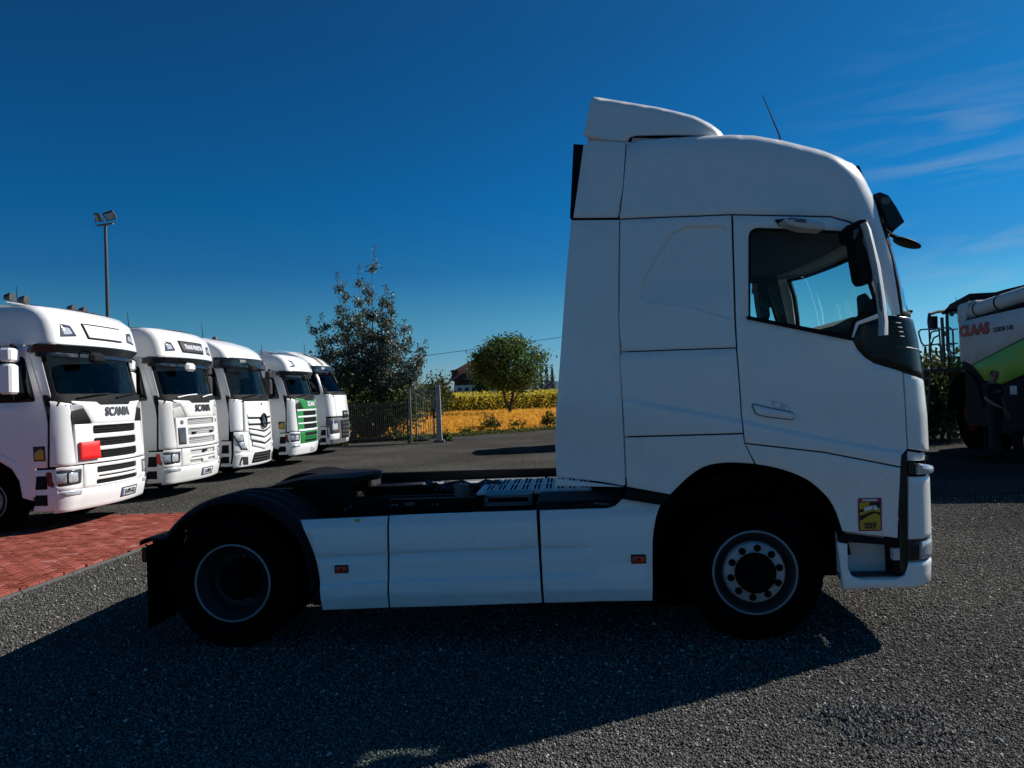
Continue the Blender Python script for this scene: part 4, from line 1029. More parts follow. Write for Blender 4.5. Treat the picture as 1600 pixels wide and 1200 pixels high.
M_BRICK = brickmat('red_paver', (.265, .074, .055))
pb = sheet('brick_paving', PAV, .006, pm('paving_joint_sand', (.12, .045, .034), .95, var=.3, scale=20))
ang = math.atan2(dirb.y, dirb.x) + R(2); ca, sa = math.cos(ang), math.sin(ang); cells = []
Lb, Wb = .20, .10
xs_ = [p[0] for p in PAV]; ys_ = [p[1] for p in PAV]; cx_, cy_ = bA.x, bA.y
for i in range(-90, 160):
    for j in range(-110, 160):
        # running herringbone: two bricks per cell
        bxx = (i * Wb + j * Wb); byy = (i * Wb - j * Wb)
        if (i % 2): continue
        for (ox, oy, rot) in ((0, 0, 0), (Wb, -Wb, 1)):
            pass
cells = []
for a in range(-70, 130):
    for b in range(-70, 130):
        # herringbone lattice vectors (Wb,Wb) and (2Lb, 0)-(…): v1=(W,W), v2=(2W,-2W)
        ox, oy = a * Wb + b * 2 * Wb, a * Wb - b * 2 * Wb
        cells.append((ox + Lb / 2, oy + Wb / 2, 0)); cells.append((ox + Wb / 2, oy + Wb + Lb / 2, 1))
cells = np.array(cells); wx = cx_ + cells[:, 0] * ca - cells[:, 1] * sa; wy = cy_ + cells[:, 0] * sa + cells[:, 1] * ca
ok = inside(np.c_[wx, wy], PAV) & (dist_poly(np.c_[wx, wy], PAV) > .065) & (wx > wy * -1.05 - 1.5) & (wx < wy * -.30)
wx, wy, rt = wx[ok], wy[ok], cells[ok, 2]
order = np.argsort(wy + 0.15 * np.abs(wx) + 50 * (wx < wy * -.70 - .2)); big = order[:215]; rest = order[215:]
q = MB(); q.box((0, 0, 0), (Lb - .008, Wb - .008, .05), .006); proto = q.build('brick', M_BRICK, pb)
gB = np.random.default_rng(11)
for n_, i in enumerate(big):
    o = proto if n_ == 0 else proto.copy()
    if n_: COL.objects.link(o); o.parent = pb
    o.location = (wx[i], wy[i], .006 + gB.normal(0, .0012)); o.rotation_euler = (gB.normal(0, .008), gB.normal(0, .008), ang + (PI / 2 if rt[i] else 0) + gB.normal(0, .008))
def clip_line(P, o_, n_):
    R_ = []
    for i in range(len(P)):
        a, b = P[i], P[(i + 1) % len(P)]; da, db = (a - o_).dot(n_), (b - o_).dot(n_)
        if da >= 0: R_.append(a)
        if da * db < 0: R_.append(a + (b - a) * (da / (da - db)))
    return R_
awx = cx_ + cells[:, 0] * ca - cells[:, 1] * sa; awy = cy_ + cells[:, 0] * sa + cells[:, 1] * ca; cn = nb if nb.y > 0 else -nb; co_ = bA.to_2d() + cn * .030; ncut = 0
for i in np.argsort(awy):
    c = Vector((awx[i], awy[i])); dd = (c - bA.to_2d()).dot(cn)
    if not (-.10 < dd <= .066) or not (-.6 < (c - bA.to_2d()).dot(dirb) < 9.0) or ncut >= 84: continue
    a = ang + (PI / 2 if cells[i, 2] else 0); ux = Vector((math.cos(a), math.sin(a))); uy = Vector((-ux.y, ux.x)); l2, w2 = (Lb - .008) / 2, (Wb - .008) / 2
    pg = clip_line([c - ux * l2 - uy * w2, c + ux * l2 - uy * w2, c + ux * l2 + uy * w2, c - ux * l2 + uy * w2], co_, cn)
    if len(pg) < 3 or abs(area2([tuple(p) for p in pg])) / 2 < .0018: continue
    pgt = [tuple(p - c) for p in pg]; pgt = pgt if area2(pgt) > 0 else pgt[::-1]; q = MB(); q.prism(pgt, lambda u, v: (u, v, -.02), lambda u, v: (u, v, .025)); o = q.build('brick', M_BRICK, pb, sharp=None); o.location = (c.x, c.y, .006 + gB.normal(0, .001)); ncut += 1
q = MB()
for i in rest:
    a = ang + (PI / 2 if rt[i] else 0); c, s = math.cos(a), math.sin(a); h = .031 + gB.normal(0, .0015); l2, w2 = (Lb - .010) / 2, (Wb - .010) / 2
    P = [(-l2, -w2), (l2, -w2), (l2, w2), (-l2, w2)]
    T = [(wx[i] + x * c - y * s, wy[i] + x * s + y * c) for x, y in P]; k = len(q.v)
    q.v += [(x, y, h) for x, y in T] + [(x, y, .0) for x, y in T]
    q.f += [(k, k + 1, k + 2, k + 3)] + [(k + e, k + 4 + e, k + 4 + (e + 1) % 4, k + (e + 1) % 4) for e in range(4)]
o = q.build('brick_field', M_BRICK, pb, sharp=None); o['kind'] = 'stuff'
# concrete edging along both sides
M_CONC = pm('concrete_edging', (.085, .083, .078), .9, var=.2, scale=14, bump=.2)
for nm, p, d, n_ in (('near', bA.to_2d() - dirb * 3, dirb, 16), ('far', bC.to_2d() - fd * 5, fd, 18)):
    k = -1 if nm == 'near' else 1; nn = Vector((-d.y, d.x)); nn = nn if (nn.y > 0) == (k > 0) else -nn
    for i in range(n_):
        a = p + d * i * .8 + nn * .05
        if nm == 'near' and (a - bA.to_2d()).dot(dirb) > (cor - bA.to_2d()).dot(dirb): break
        q = MB(); q.box((0, 0, 0), (.79, .05, .10), .006); e = q.build('edging_stone', M_CONC, pb); c2 = a + d * .4; e.location = (c2.x, c2.y, -.026); e.rotation_euler = (0, 0, math.atan2(d.y, d.x))
def heap(n, px, py, w, d, h, rlo, rhi, seed):
    g = np.random.default_rng(seed); e = ground(px, py); q = MB()
    for _ in range(n):
        x, y = g.normal() * w, g.normal() * d; z = max(0, h * (1 - (x / w / 2) ** 2 - (y / d / 2) ** 2)) * g.random(); r_ = rlo + (rhi - rlo) * g.random() ** 3
        V = np.array([(1, 0, 0), (0, 1, 0), (-1, 0, 0), (0, -1, 0), (0, 0, .9), (0, 0, -.6)]) * (.6 + .7 * g.random((6, 1))) + (g.random((6, 3)) - .5) * .6
        q.add([(e.x + x + v[0] * r_, e.y + y + v[1] * r_, z + r_ * .3 + v[2] * r_) for v in V], [(0, 1, 4), (1, 2, 4), (2, 3, 4), (3, 0, 4), (1, 0, 5), (2, 1, 5), (3, 2, 5), (0, 3, 5)])
    o = q.build('stone_heap', M_STONE, None, sharp=None, fix=False); o['kind'] = 'stuff'
heap(700, 1350, 1118, .20, .09, .035, .005, .017, 17)
heap(420, 1400, 1150, .22, .10, .025, .005, .015, 18)
heap(260, 1120, 1020, .28, .08, .02, .005, .014, 19)
# ================================================================== the row of parked lorries
RY = R(-2); rf = Vector((math.cos(RY), math.sin(RY), 0)); rl = Vector((-math.sin(RY), math.cos(RY), 0))
M_SIGN = pm('sign_white', (.70, .70, .68), .4, var=.03)
def lorry(style, loc, rz, label, k=1.0, group='white lorries parked in a row', body=None, cat='truck'):
    T = thing('parked_lorry', label, cat, loc, rz, group)
    WH = body or M_WHITE
    MB_, ME, RE = style in ('merc',), style in ('scania', 'mesh', 'green'), style == 'slant'
    zw0, zw1, zt = {'scania': (2.0, 2.72, 3.42), 'mesh': (2.0, 2.72, 3.42), 'green': (2.0, 2.66, 3.26), 'merc': (2.0, 2.82, 3.50), 'slant': (2.12, 2.95, 3.62)}[style]
    if RE: X0 = interp([(.3, -.06), (.6, 0), (1.3, -.02), (2.1, -.10), (2.95, -.62), (3.1, -.62), (3.4, -.95), (3.62, -1.5)])
    elif MB_: X0 = interp([(.3, -.05), (.6, 0), (1.2, -.02), (2.0, -.07), (2.82, -.26), (2.9, -.22), (3.15, -.34), (3.32, -.55), (3.44, -.80), (3.5, -1.1)])
    else: X0 = interp([(.3, -.05), (.5, 0), (1.0, 0), (1.9, -.04), (2.05, -.08), (zw1, -.24), (zw1 + .09, -.14), (zw1 + .25, -.17), (zt - .22, -.23), (zt - .11, -.29), (zt - .04, -.37), (zt, -.50)])
    r = .30; W = Wrap(1.25, r, X0, .13)
    WR = Wrap(1.25, .17, lambda z: X0(z) - .02, .11); tsr = WR.tc
    ts = W.tc
    S = lambda x, z: W.side(x, z)
    def P(name, pl, mat, d=0.0, par=None, **kw):
        kw.setdefault('step', .12); return panel(name, pl, off_map(W, d), mat, par or T, **kw)
    def PS(name, pl, mat, d=0.0, par=None, sides=(-1, 1), **kw):           # mirrored pair on both halves
        kw.setdefault('step', .12); o = None
        for s in sides: o = panel(name, pl, (lambda s_: (lambda u, v, dd=0.0: W(s_ * u, v, dd + d)))(s), mat, par or T, **kw)
        return o
    def PRm(name, pl, mat, d=0.0, par=None, **kw):
        kw.setdefault('step', .12); return panel(name, pl, off_map(WR, d), mat, par or T, **kw)
    def PRS(name, pl, mat, d=0.0, **kw):
        kw.setdefault('step', .12)
        for s in (-1, 1): o = panel(name, pl, (lambda s_: (lambda u, v, dd=0.0: WR(s_ * u, v, dd + d)))(s), mat, T, **kw)
        return o
    def side(pl): return [(S(x, z), z) for x, z in pl]
    # dark core and floor
    q = MB(); q.bx(-2.15, -.5, -1.05, 1.05, .55, 1.75); q.build('cab_floor', M_GAP, T)
    q = MB(); q.bx(-2.2, -2.15, -1.2, 1.2, .9, zt - .1); q.build('cab_rear_wall', WH, T)
    q = MB(); q.bx(-2.05, -2.0, -1.1, 1.1, 1.6, zw1 + .1); q.build('cab_lining', M_INT, T)
    q = MB(); q.bx(-1.98, -1.95, -.15, .55, zw0 + .08, zw1 - .15); q.build('bunk_curtain', M_INTL, T)
    for y in (-.6, .6):
        q = MB(); q.box((-1.35, y, zw0 + .0), (.16, .5, .8), .05); q.box((-1.38, y, zw0 + .48), (.1, .28, .2), .04); q.build('seat', M_DGREY, T)
    q = MB(); q.bx(-.95, -.45, -1.0, 1.0, 1.5, zw0 + .02, .04); q.build('dashboard', M_DGREY, T)
    q = MB(); q.tube([(-.92 + .05 * math.sin(a), .55 + .22 * math.cos(a), zw0 + .06 + .14 * math.sin(a)) for a in [2 * PI * i / 16 for i in range(17)]], .018, 6, False); q.build('steering_wheel', M_BLACK, T)
    # sides
    xf = lambda z: W.xc(z) - .02
    arch = [(-.80, .55), (-.84, .80), (-.95, .98), (-1.12, 1.09), (-1.35, 1.13), (-1.58, 1.09), (-1.75, .98), (-1.86, .80), (-1.9, .55)]
    cut = side([(-.42, .98), (-.40, 1.6), (-.46, zw0), (-.66, zw1), (-.66, zw1 + .08), (-2.2, zw1 + .08), (-2.2, .55), (-1.9, .55)] + arch[::-1][1:] + [(-.6, .55), (-.6, .98)])
    wn_ = rnd(side([(-.56, zw0 - .04), (-.72, zw1 - .08), (-1.70, zw1 - .08), (-1.70, zw0 - .04)]), .06)
    PS('door', cut, WH, holes=[wn_], thick=.03, step=.15)
    PS('side_window', wn_, G_DARK, d=-.02, thick=.008, step=.3, bev=.001)
    PS('lining', wn_, M_GAP, d=-.20, thick=.01, step=.3, bev=.001) if style != 'merc' else None
    PS('wheel_arch', side([(-.64, .50), (-.72, .84), (-.86, 1.08), (-1.08, 1.22), (-1.35, 1.26), (-1.62, 1.22), (-1.86, 1.08), (-2.0, .84), (-2.05, .5)] + [(a, b) for a, b in arch[::-1]]), WH, d=.012, thick=.06, step=.12, bev=.02)
    PS('step_panel', side([(-.30, .34), (-.30, .95), (-.60, .95), (-.64, .34)]), WH, thick=.03)
    PS('step_opening', side([(-.42, .42), (-.42, .58), (-.60, .58), (-.62, .42)]), M_BLACK, d=.004, thick=.02)
    PS('step_opening', side([(-.42, .66), (-.42, .86), (-.58, .86), (-.60, .66)]), M_BLACK, d=.004, thick=.02)
    # A pillars
    PS('pillar', [(S(-.54, zw0), zw0), (ts - .16, zw0), (ts - .16, zw1 + .02), (S(-.70, zw1), zw1 + .02)], WH if not RE else M_BLACK, d=-.004, thick=.03)
    # windscreen, cowl, visor
    P('windscreen', rect(-ts + .20, ts - .20, zw0 + .04, zw1 + .02, .06), G_LORRY, d=-.02, thick=.008, step=.2, bev=.001)
    P('windscreen_seal', rect(-ts + .165, ts - .165, zw0 + .0, zw1 + .05, .06), M_BLACK, d=-.012, holes=[rect(-ts + .235, ts - .235, zw0 + .07, zw1 - .0, .06)], thick=.012, step=.2)
    P('cowl', rect(-ts + .05, ts - .05, zw0 - .12, zw0 + .06, .03), M_BLACK, d=.0, thick=.03)
    for t0 in (-.62, .28):
        q = MB(); q.tube([W(t0 - .25, zw0 + .01, .03), W(t0 + .05, zw0 + .05, .04), W(t0 + .45, zw0 + .07, .02)], .014, 5); q.build('wiper', M_BLACK if style != 'mesh' else M_PRINTW, T)
    # roof: front band, sides, top
    zr = zt - .16
    X1 = X0
    def RM(u, v, d=0.0):
        x, y, z = WR(u, v, d); e = min(1, max(0, (v - (zt - .15)) / .15)); sg = -1 if u < 0 else 1; return (x, y - sg * .10 * min(1, abs(y) / .9) * (1 - math.sqrt(max(0, 1 - e * e))), z)
    sx = 1.55
    rp = [(-(tsr + sx), zw1 + .09), ((tsr + sx), zw1 + .09), ((tsr + sx), zt - .02), (-(tsr + sx), zt - .02)]
    panel('roof_cap', rp, RM, WH, T, step=.10, thick=.03, bev=.004, sharp=60)
    q = MB(); rings = []
    for i, x in enumerate(np.linspace(-2.2, WR.X0(zt - .02) - .02, 14)):
        e = (i / 13); yy = 1.165 if x < WR.xc(zt - .02) else 1.165 - (1 - math.sqrt(max(0, 1 - ((x - WR.xc(zt - .02)) / (.17 + .12)) ** 2))) * .5
        rings.append([(x - .11 * (abs(k / 4 - 1) ** 2) * e, yy * (k / 4 - 1), zt - .024 + .03 * (1 - (k / 4 - 1) ** 2) + .10 * (1 - e) ** .8) for k in range(9)])
    q.loft(rings, closed=False, caps=False); q.build('roof_top', WH, T)
    vm = M_VISB
    if ME:
        P('sun_visor', rect(-ts + .02, ts - .02, zw1 - .03, zw1 + .10, .03), vm, d=.06, thick=.05, bev=.015)
        P('visor_shade', rect(-ts + .10, ts - .10, zw1 - .09, zw1 + .07, .03), M_VISB, d=.05, thick=.06)
    else:
        P('sun_visor', rect(-ts - .04, ts + .04, zw1 - .10, zw1 + .16, .05), vm, d=.10, thick=.10, bev=.03)
        PS('visor_lamp', rect(.62, .86, zw1 + .03, zw1 + .11, .02), M_LAMP, d=.108, thick=.02)
    # mirrors
    mm = WH if style in ('scania', 'mesh') else M_DGREY
    for s in (-1, 1):
        x0 = -.78 if not RE else -1.0
        q = MB(); q.box((x0, s * 1.50, zw0 + .30), (.17, .24, .44), .03, Matrix.Rotation(R(-8 * s), 3, 'Z')); q.build('door_mirror', mm, T)
        q = MB(); q.box((x0, s * 1.48, zw0 + .65), (.16, .28, .20), .03, Matrix.Rotation(R(-8 * s), 3, 'Z')); q.build('wide_mirror', mm, T)
        q = MB(); q.tube([(x0 - .05, s * 1.22, zw0 + .0), (x0 - .03, s * 1.40, zw0 - .01), (x0, s * 1.46, zw0 + .06), (x0, s * 1.46, zw0 + .52), (x0, s * 1.42, zw0 + .80), (x0 - .08, s * 1.2, zw1 + .02)], .03, 7); q.build('mirror_bracket', M_BLACK, T)
    q = MB(); q.tube([W(-.62, zw1 + .04, .05), W(-.60, zw1 - .02, .22)], .02, 6); q.build('mirror_stalk', M_BLACK, T)
    q = MB(); c = Vector(W(-.58, zw1 - .10, .25)); q.box(c, (.10, .36, .17), .045); q.build('front_mirror', WH if style == 'mesh' else M_BLACK, T)
    # ---- front panels by make
    if ME:
        GR = M_GREEN if style == 'green' else WH
        SL = M_LGREY if style == 'mesh' else M_BLACK
        PS('front_corner', [(.98, .99), (S(-.38, .99), .99), (S(-.36, 1.9), 1.9), (S(-.38, zw0 - .02), zw0 - .02), (.98, zw0 - .08), (1.03, 1.72)], WH, thick=.03, step=.07, bev=.012)
        P('grille_panel', [(-.97, .995), (.97, .995), (.965, 1.60), (-.965, 1.60)], GR, thick=.04, d=.004, holes=[rect(-.62, .62, z0, z1, .04) for z0, z1 in ((1.05, 1.18), (1.24, 1.37), (1.44, 1.57))], step=.10, bev=.008)
        for z0, z1 in ((1.19, 1.235), (1.38, 1.435)) if style == 'green' else ():
            P('grille_bar', rect(-.95, .95, z0, z1, .01), WH, d=.02, thick=.03, bev=.008)
        if style == 'green': P('grille_bar', rect(-.95, .95, .985, 1.045, .01), WH, d=.02, thick=.03, bev=.008); P('grille_bar', rect(-.97, .97, 1.575, 1.63, .01), WH, d=.02, thick=.03, bev=.008)
        for z0, z1 in ((1.04, 1.19), (1.23, 1.38), (1.43, 1.58)):
            g = P('grille_opening', rect(-.63, .63, z0, z1), SL, d=-.03, thick=.01)
            q = MB()
            for e in range(3): q.tube([W(-.6 + 1.2 * i / 6, z0 + .04 + .035 * e, -.02) for i in range(7)], .006, 4)
            q.build('grille_slat', SL, g)
        P('badge_panel', [(-.62, 1.60), (.62, 1.60), (.68, 1.70), (.80, 1.88), (.98, 1.93), (.98, zw0 - .04), (.5, zw0 - .06), (.42, zw0 - .11), (-.42, zw0 - .11), (-.5, zw0 - .06), (-.98, zw0 - .04), (-.98, 1.93), (-.80, 1.88), (-.68, 1.70)], GR if style == 'green' else WH, d=.006, thick=.04, bev=.01, step=.1)
        PS('upper_recess', [(.64, 1.61), (1.02, 1.60), (1.02, 1.80), (.78, 1.84), (.70, 1.70)], M_LGREY if style == 'mesh' else M_BLACK, d=-.005, thick=.03)
        PS('position_lamp', [(.78, 1.845), (1.02, 1.80), (1.03, 1.90), (.84, 1.905)], M_LAMP, d=.004, thick=.02, bev=.006)
        lm = M_STEEL if style == 'scania' else (M_DGREY if style == 'mesh' else M_PRINTW)
        text_mb('SCANIA', .19, lambda u, v, w: W(u + .02, 1.78 + v, .012 + w), .006, stretch=1.05, bold=.006).build('lettering', lm, T)
        # bumper
        P('bumper', rect(-S(-.30, .5), S(-.30, .5), .30, .62, .0), WH, thick=.04, step=.08, bev=.012)
        P('bumper_grille', [(-.84, .625), (.84, .625), (.84, .975), (-.84, .975)], GR if style == 'green' else WH, thick=.04, d=.002, holes=[rect(-.58, .58, .83, .925, .03), rect(-.55, .55, .765, .79, .01), rect(-.60, .60, .655, .725, .035)], step=.1, bev=.006)
        P('bumper_opening', rect(-.62, .62, .64, .94), SL if style == 'mesh' else M_BLACK, d=-.03, thick=.01)
        if style == 'mesh':
            P('radar_cover', rect(-.12, .12, .645, .735, .02), WH, d=.01, thick=.03)
            PS('horn_hole', [(.80 + .045 * math.cos(a), 1.51 + .045 * math.sin(a)) for a in [2 * PI * i / 12 for i in range(12)]], M_GREY, d=.012, thick=.01, bev=.002)
            PS('catch', rect(.36, .46, 1.25, 1.30, .01), M_BLACK, d=.02, thick=.05)
            P('corner_lamp', rect(-.93, -.70, 1.06, 1.40, .02), M_LAMPD, d=.012, thick=.02)
            P('camera', rect(-.09, .09, .87, .91, .01), M_BLACK, d=.01, thick=.03)
        PS('lamp_surround', [(.86, .625), (S(-.30, .7), .625), (S(-.30, .9), .975), (.86, .975)], WH, thick=.04, step=.08, bev=.008, holes=[rnd([(.90, .70), (1.36, .68), (1.42, .92), (.88, .92)], .03)])
        hl = PS('headlight', rnd([(.90, .70), (1.36, .68), (1.42, .92), (.88, .92)], .03), M_LAMPD, d=-.006, thick=.02, bev=.006)
        PS('headlight_lens', rnd([(.95, .74), (1.12, .735), (1.12, .88), (.95, .88)], .03), M_LAMP, d=.002, thick=.01, bev=.004)
        PS('headlight_lens', rnd([(1.15, .735), (1.29, .73), (1.31, .88), (1.15, .88)], .03), M_LAMP, d=.002, thick=.01, bev=.004)
        PS('indicator', rnd([(1.33, .71), (1.40, .70), (1.43, .91), (1.35, .91)], .02), M_ORANGE if style == 'mesh' else M_TAIL, d=.002, thick=.01, bev=.003)
        PS('fog_lamp', rnd([(.90, .545), (1.18, .55), (1.24, .61), (.90, .61)], .015), M_LAMP, d=.016, thick=.03, step=.06)
        P('panel_gap', rect(-S(-.3, .98), S(-.3, .98), .972, .992), M_GAP, d=-.012, thick=.01)
        PRS('roof_lamp', rnd([(.72, zw1 + .24), (1.06, zw1 + .21), (1.00, zw1 + .42), (.80, zw1 + .40)][:4], .02), M_LAMPD, d=.006, thick=.02)
        PRS('roof_lamp_lens', rnd([(.80, zw1 + .27), (.98, zw1 + .25), (.96, zw1 + .37), (.84, zw1 + .36)], .02), M_LAMP, d=.010, thick=.01, bev=.003)
        if style != 'green':
            sg = rnd([(-.48, zw1 + .22), (.50, zw1 + .22), (.52, zw1 + .46), (-.56, zw1 + .46)], .02)
            PRm('sign_frame', sg, M_BLACK, d=.02, thick=.04, bev=.008)
            PRm('roof_sign', offs(sg if area2(sg) > 0 else sg[::-1], .022), M_SIGN if style == 'scania' else M_INK, d=.024, thick=.02, bev=.002)
            if style == 'mesh':
                text_mb("TRANS PENESTIN", .125, lambda u, v, w: WR(u * .98 + .02, zw1 + .335 + v, .027 + w), .002, stretch=.86, bold=.004).build('lettering', M_PRINTW, T)
    elif MB_:
        PS('front_corner', [(.98, 1.18), (S(-.38, 1.2), 1.18), (S(-.40, zw0), zw0 - .02), (.90, zw0 - .06)], WH, thick=.03, step=.07, bev=.012)
        P('upper_panel', [(-.92, 1.14), (.92, 1.14), (.86, zw0 - .10), (-.86, zw0 - .10)], WH, d=.01, thick=.04, bev=.012)
        for i, z in enumerate((1.56, 1.40)):
            P('grille_bar', [(-.78, z - .05), (0, z - .07), (.78, z - .05), (.78, z + .02), (0, z), (-.78, z + .02)], WH, d=.03, thick=.03, bev=.008)
            P('grille_opening', [(-.78, z - .10), (0, z - .12), (.78, z - .10), (.78, z - .05), (0, z - .07), (-.78, z - .05)], M_BLACK, d=.014, thick=.02)
        for i, z in enumerate((1.13, .98, .82)):
            P('grille_bar', [(-.76 + .05 * i, z - .02), (0, z - .14), (.76 - .05 * i, z - .02), (.76 - .05 * i, z + .07), (0, z - .03), (-.76 + .05 * i, z + .07)], WH, d=.03, thick=.05, bev=.01)
            P('grille_opening', [(-.78 + .05 * i, z + .075), (0, z - .025), (.78 - .05 * i, z + .075), (.78 - .05 * i, z + .12), (0, z + .02), (-.78 + .05 * i, z + .12)], M_BLACK, d=.012, thick=.02)
        P('lower_panel', [(-.80, .62), (.80, .62), (.80, 1.16), (-.80, 1.16)], WH, d=.0, thick=.03)
        P('bumper', rect(-S(-.3, .5), S(-.3, .5), .30, .66, .0), WH, thick=.04, step=.08, bev=.015)
        P('bumper_opening', rnd([(-.66, .36), (.66, .36), (.58, .62), (-.58, .62)], .05), M_BLACK, d=.006, thick=.02)
        q = MB()
        for e in range(3): q.tube([W(-.6 + 1.2 * i / 6, .42 + .07 * e, .016) for i in range(7)], .01, 4)
        q.build('grille_slat', M_DGREY, T)
        PS('bumper_vent', rnd([(.78, .34), (1.14, .36), (1.10, .56), (.84, .54)], .03), M_DGREY, d=.006, thick=.02)
        PS('lamp_surround', [(.80, .66), (S(-.3, .7), .66), (S(-.3, 1.1), 1.16), (.80, 1.16)], WH, thick=.04, step=.08, bev=.01)
        PS('headlight', rnd([(.84, .70), (1.10, .72), (1.30, 1.08), (1.02, 1.10), (.98, .86)], .03), M_LAMPD, d=.012, thick=.03, bev=.01)
        PS('headlight_lens', rnd([(.92, .74), (1.10, .76), (1.17, .90), (1.0, .92)], .02), M_LAMP, d=.017, thick=.01, bev=.004)
        PS('headlight_lens', rnd([(1.04, .94), (1.20, .94), (1.26, 1.06), (1.05, 1.07)], .02), M_LAMP, d=.017, thick=.01, bev=.004)
        q = MB(); ring = [W(.175 * math.cos(a), 1.40 + .175 * math.sin(a), .055) for a in [2 * PI * i / 28 for i in range(29)]]; q.tube(ring, .022, 6, False)
        o = q.build('star_emblem', M_BGLOSS, T)
        P('emblem_disc', [(.165 * math.cos(a), 1.40 + .165 * math.sin(a)) for a in [2 * PI * i / 20 for i in range(20)]], M_BGLOSS, d=.035, thick=.03, par=o)
        for a in (PI / 2, PI / 2 + 2 * PI / 3, PI / 2 - 2 * PI / 3):
            c, s = math.cos(a), math.sin(a); P('emblem_point', [(-.034 * s, 1.40 + .034 * c), (.165 * c, 1.40 + .165 * s), (.034 * s, 1.40 - .034 * c), (-.03 * c, 1.40 - .03 * s)], M_CHROME, d=.05, thick=.02, bev=.004, par=o)
        P('towing_cap', rect(-.05, .05, zw0 - .20, zw0 - .14, .01), M_GREY, d=.016, thick=.02)
        PS('side_strip', [(S(-.32, .6), .40), (S(-.36, .6), .40), (S(-.36, 1.1), 1.16), (S(-.30, 1.1), 1.16)], M_BLACK, d=.004, thick=.02)
        PS('marker_lamp', rect(.6, .74, zt - .36, zt - .30, .01), M_LAMPD, d=.01, thick=.02) if False else None
    else:
        PS('front_corner', [(.86, 1.30), (S(-.46, 1.3), 1.30), (S(-.5, zw0), zw0 - .02), (.86, zw0 - .06)], WH, thick=.03, step=.07, bev=.012)
        P('upper_panel', [(-.85, 1.30), (.85, 1.30), (.85, zw0 - .06), (-.85, zw0 - .06)], WH, d=.002, thick=.03, bev=.004)
        P('panel_gap', rect(-S(-.4, 1.28), S(-.4, 1.28), 1.26, 1.31), M_GAP, d=.004, thick=.02)
        P('badge_box', rnd([(-.40, 1.24), (.40, 1.24), (.34, 1.50), (-.34, 1.50)], .04), M_BLACK, d=.02, thick=.04)
        for i in (-.17, .0, .17): P('badge_slot', rect(i - .05, i + .05, 1.36, 1.43, .015), M_LAMP, d=.026, thick=.01)
        P('lower_panel', rect(-ts - .2, ts + .2, .34, 1.26, .03), M_GREY, d=-.006, thick=.03, step=.08)
        P('grille_opening', rnd([(-.52, .52), (.52, .52), (.60, 1.16), (-.60, 1.16)], .06), M_BLACK, d=.006, thick=.02)
        q = MB()
        for e in range(4):
            for f in range(8): q.box(W(-.44 + .125 * f, .62 + .14 * e, .016), (.02, .05, .07), .01)
        o = q.build('grille_blocks', M_GREY, T); o['kind'] = 'stuff'
        PS('headlight', rnd([(.70, .72), (1.25, .70), (1.30, 1.18), (.72, 1.14)], .05), M_LAMPD, d=.006, thick=.03, bev=.01)
        PS('headlight_lens', rnd([(.80, .84), (1.18, .82), (1.16, 1.08), (.84, 1.06)], .05), M_LAMP, d=.011, thick=.01, bev=.004)
        PS('bumper_corner', rnd([(.72, .50), (1.25, .48), (1.28, .69), (.72, .71)], .03), WH, d=.006, thick=.03, bev=.01)
        for y in (-.45, .45):
            q = MB(); q.tube([W(y, z, .035) for z in np.linspace(zw1 + .2, zt - .05, 7)], .02, 6); q.build('roof_strake', M_DGREY, T)
    # number plate
    pt = {'scania': ('FJ-091-GQ', .30), 'mesh': ('FL-889-FJ', .12), 'green': ('', .10), 'merc': ('', .0), 'slant': ('', .2)}[style]
    zp = {'scania': .45, 'mesh': .45, 'green': .42, 'merc': .46, 'slant': .44}[style]
    pl_ = P('number_plate', rect(pt[1] - .26, pt[1] + .26, zp - .062, zp + .062, .012), M_PLATE if style != 'merc' else M_BLACK, d=.012, thick=.012, step=.2, bev=.002)
    if style in ('scania', 'mesh'): P('plate_frame', rect(pt[1] - .285, pt[1] + .285, zp - .08, zp + .08, .012), M_BLACK, d=.006, thick=.012, step=.2, bev=.002, par=pl_)
    if pt[0]:
        P('plate_band', rect(pt[1] - .255, pt[1] - .215, zp - .058, zp + .058), M_BLUE, d=.0145, thick=.002, step=.2, bev=.0005, par=pl_)
        P('plate_band', rect(pt[1] + .215, pt[1] + .255, zp - .058, zp + .058), M_BLUE, d=.0145, thick=.002, step=.2, bev=.0005, par=pl_)
        text_mb(pt[0], .105, lambda u, v, w: W(u + pt[1], zp + v, .0135 + w), .001, stretch=.78, bold=.002).build('lettering', M_INK, pl_)
    # small square warning stickers low on the doors
    if style in ('scania', 'green'):
        for s in (-1,):
            ss = PS('warning_sticker', rect(S(-.44, 1.3), S(-.62, 1.3), 1.08, 1.30), M_INK, d=.003, sides=(s,), thick=.003, bev=.0005, step=.3)
            PS('sticker_print', [(S(-.46, 1.2), 1.10), (S(-.60, 1.2), 1.10), (S(-.60, 1.2), 1.20), (S(-.50, 1.2), 1.27), (S(-.46, 1.2), 1.24)], M_YELLOW, d=.0045, sides=(s,), thick=.002, bev=.0005, step=.3, par=ss)
    if style == 'scania':
        P('red_board', rect(-.93, -.55, 1.06, 1.33, .01), M_RED, d=.05, thick=.03, bev=.006)
        q = MB(); q.tube([(-1.15, -1.0, zt + .09), (-1.15, 1.0, zt + .09)], .022, 6)
        for y in (-.8, 0, .8): q.tube([(-1.15, y, zt - .02), (-1.15, y, zt + .09)], .02, 5)
        rb = q.build('lamp_bar', M_CHROME, T)
        for y in (-.95, -.62, .62, .95):
            q = MB(); q.lathe([(0, -.08), (.05, -.06), (.075, .03), (.075, .05), (0, .055)], (-1.13, y, zt + .15), 'x', 14); q.build('spot_lamp', M_DGREY, rb)
    q = MB(); q.tube([(-1.3, -.5, zt), (-1.33, -.5, zt + .40)], [.012, .004], 5); q.build('aerial', M_BLACK, T)
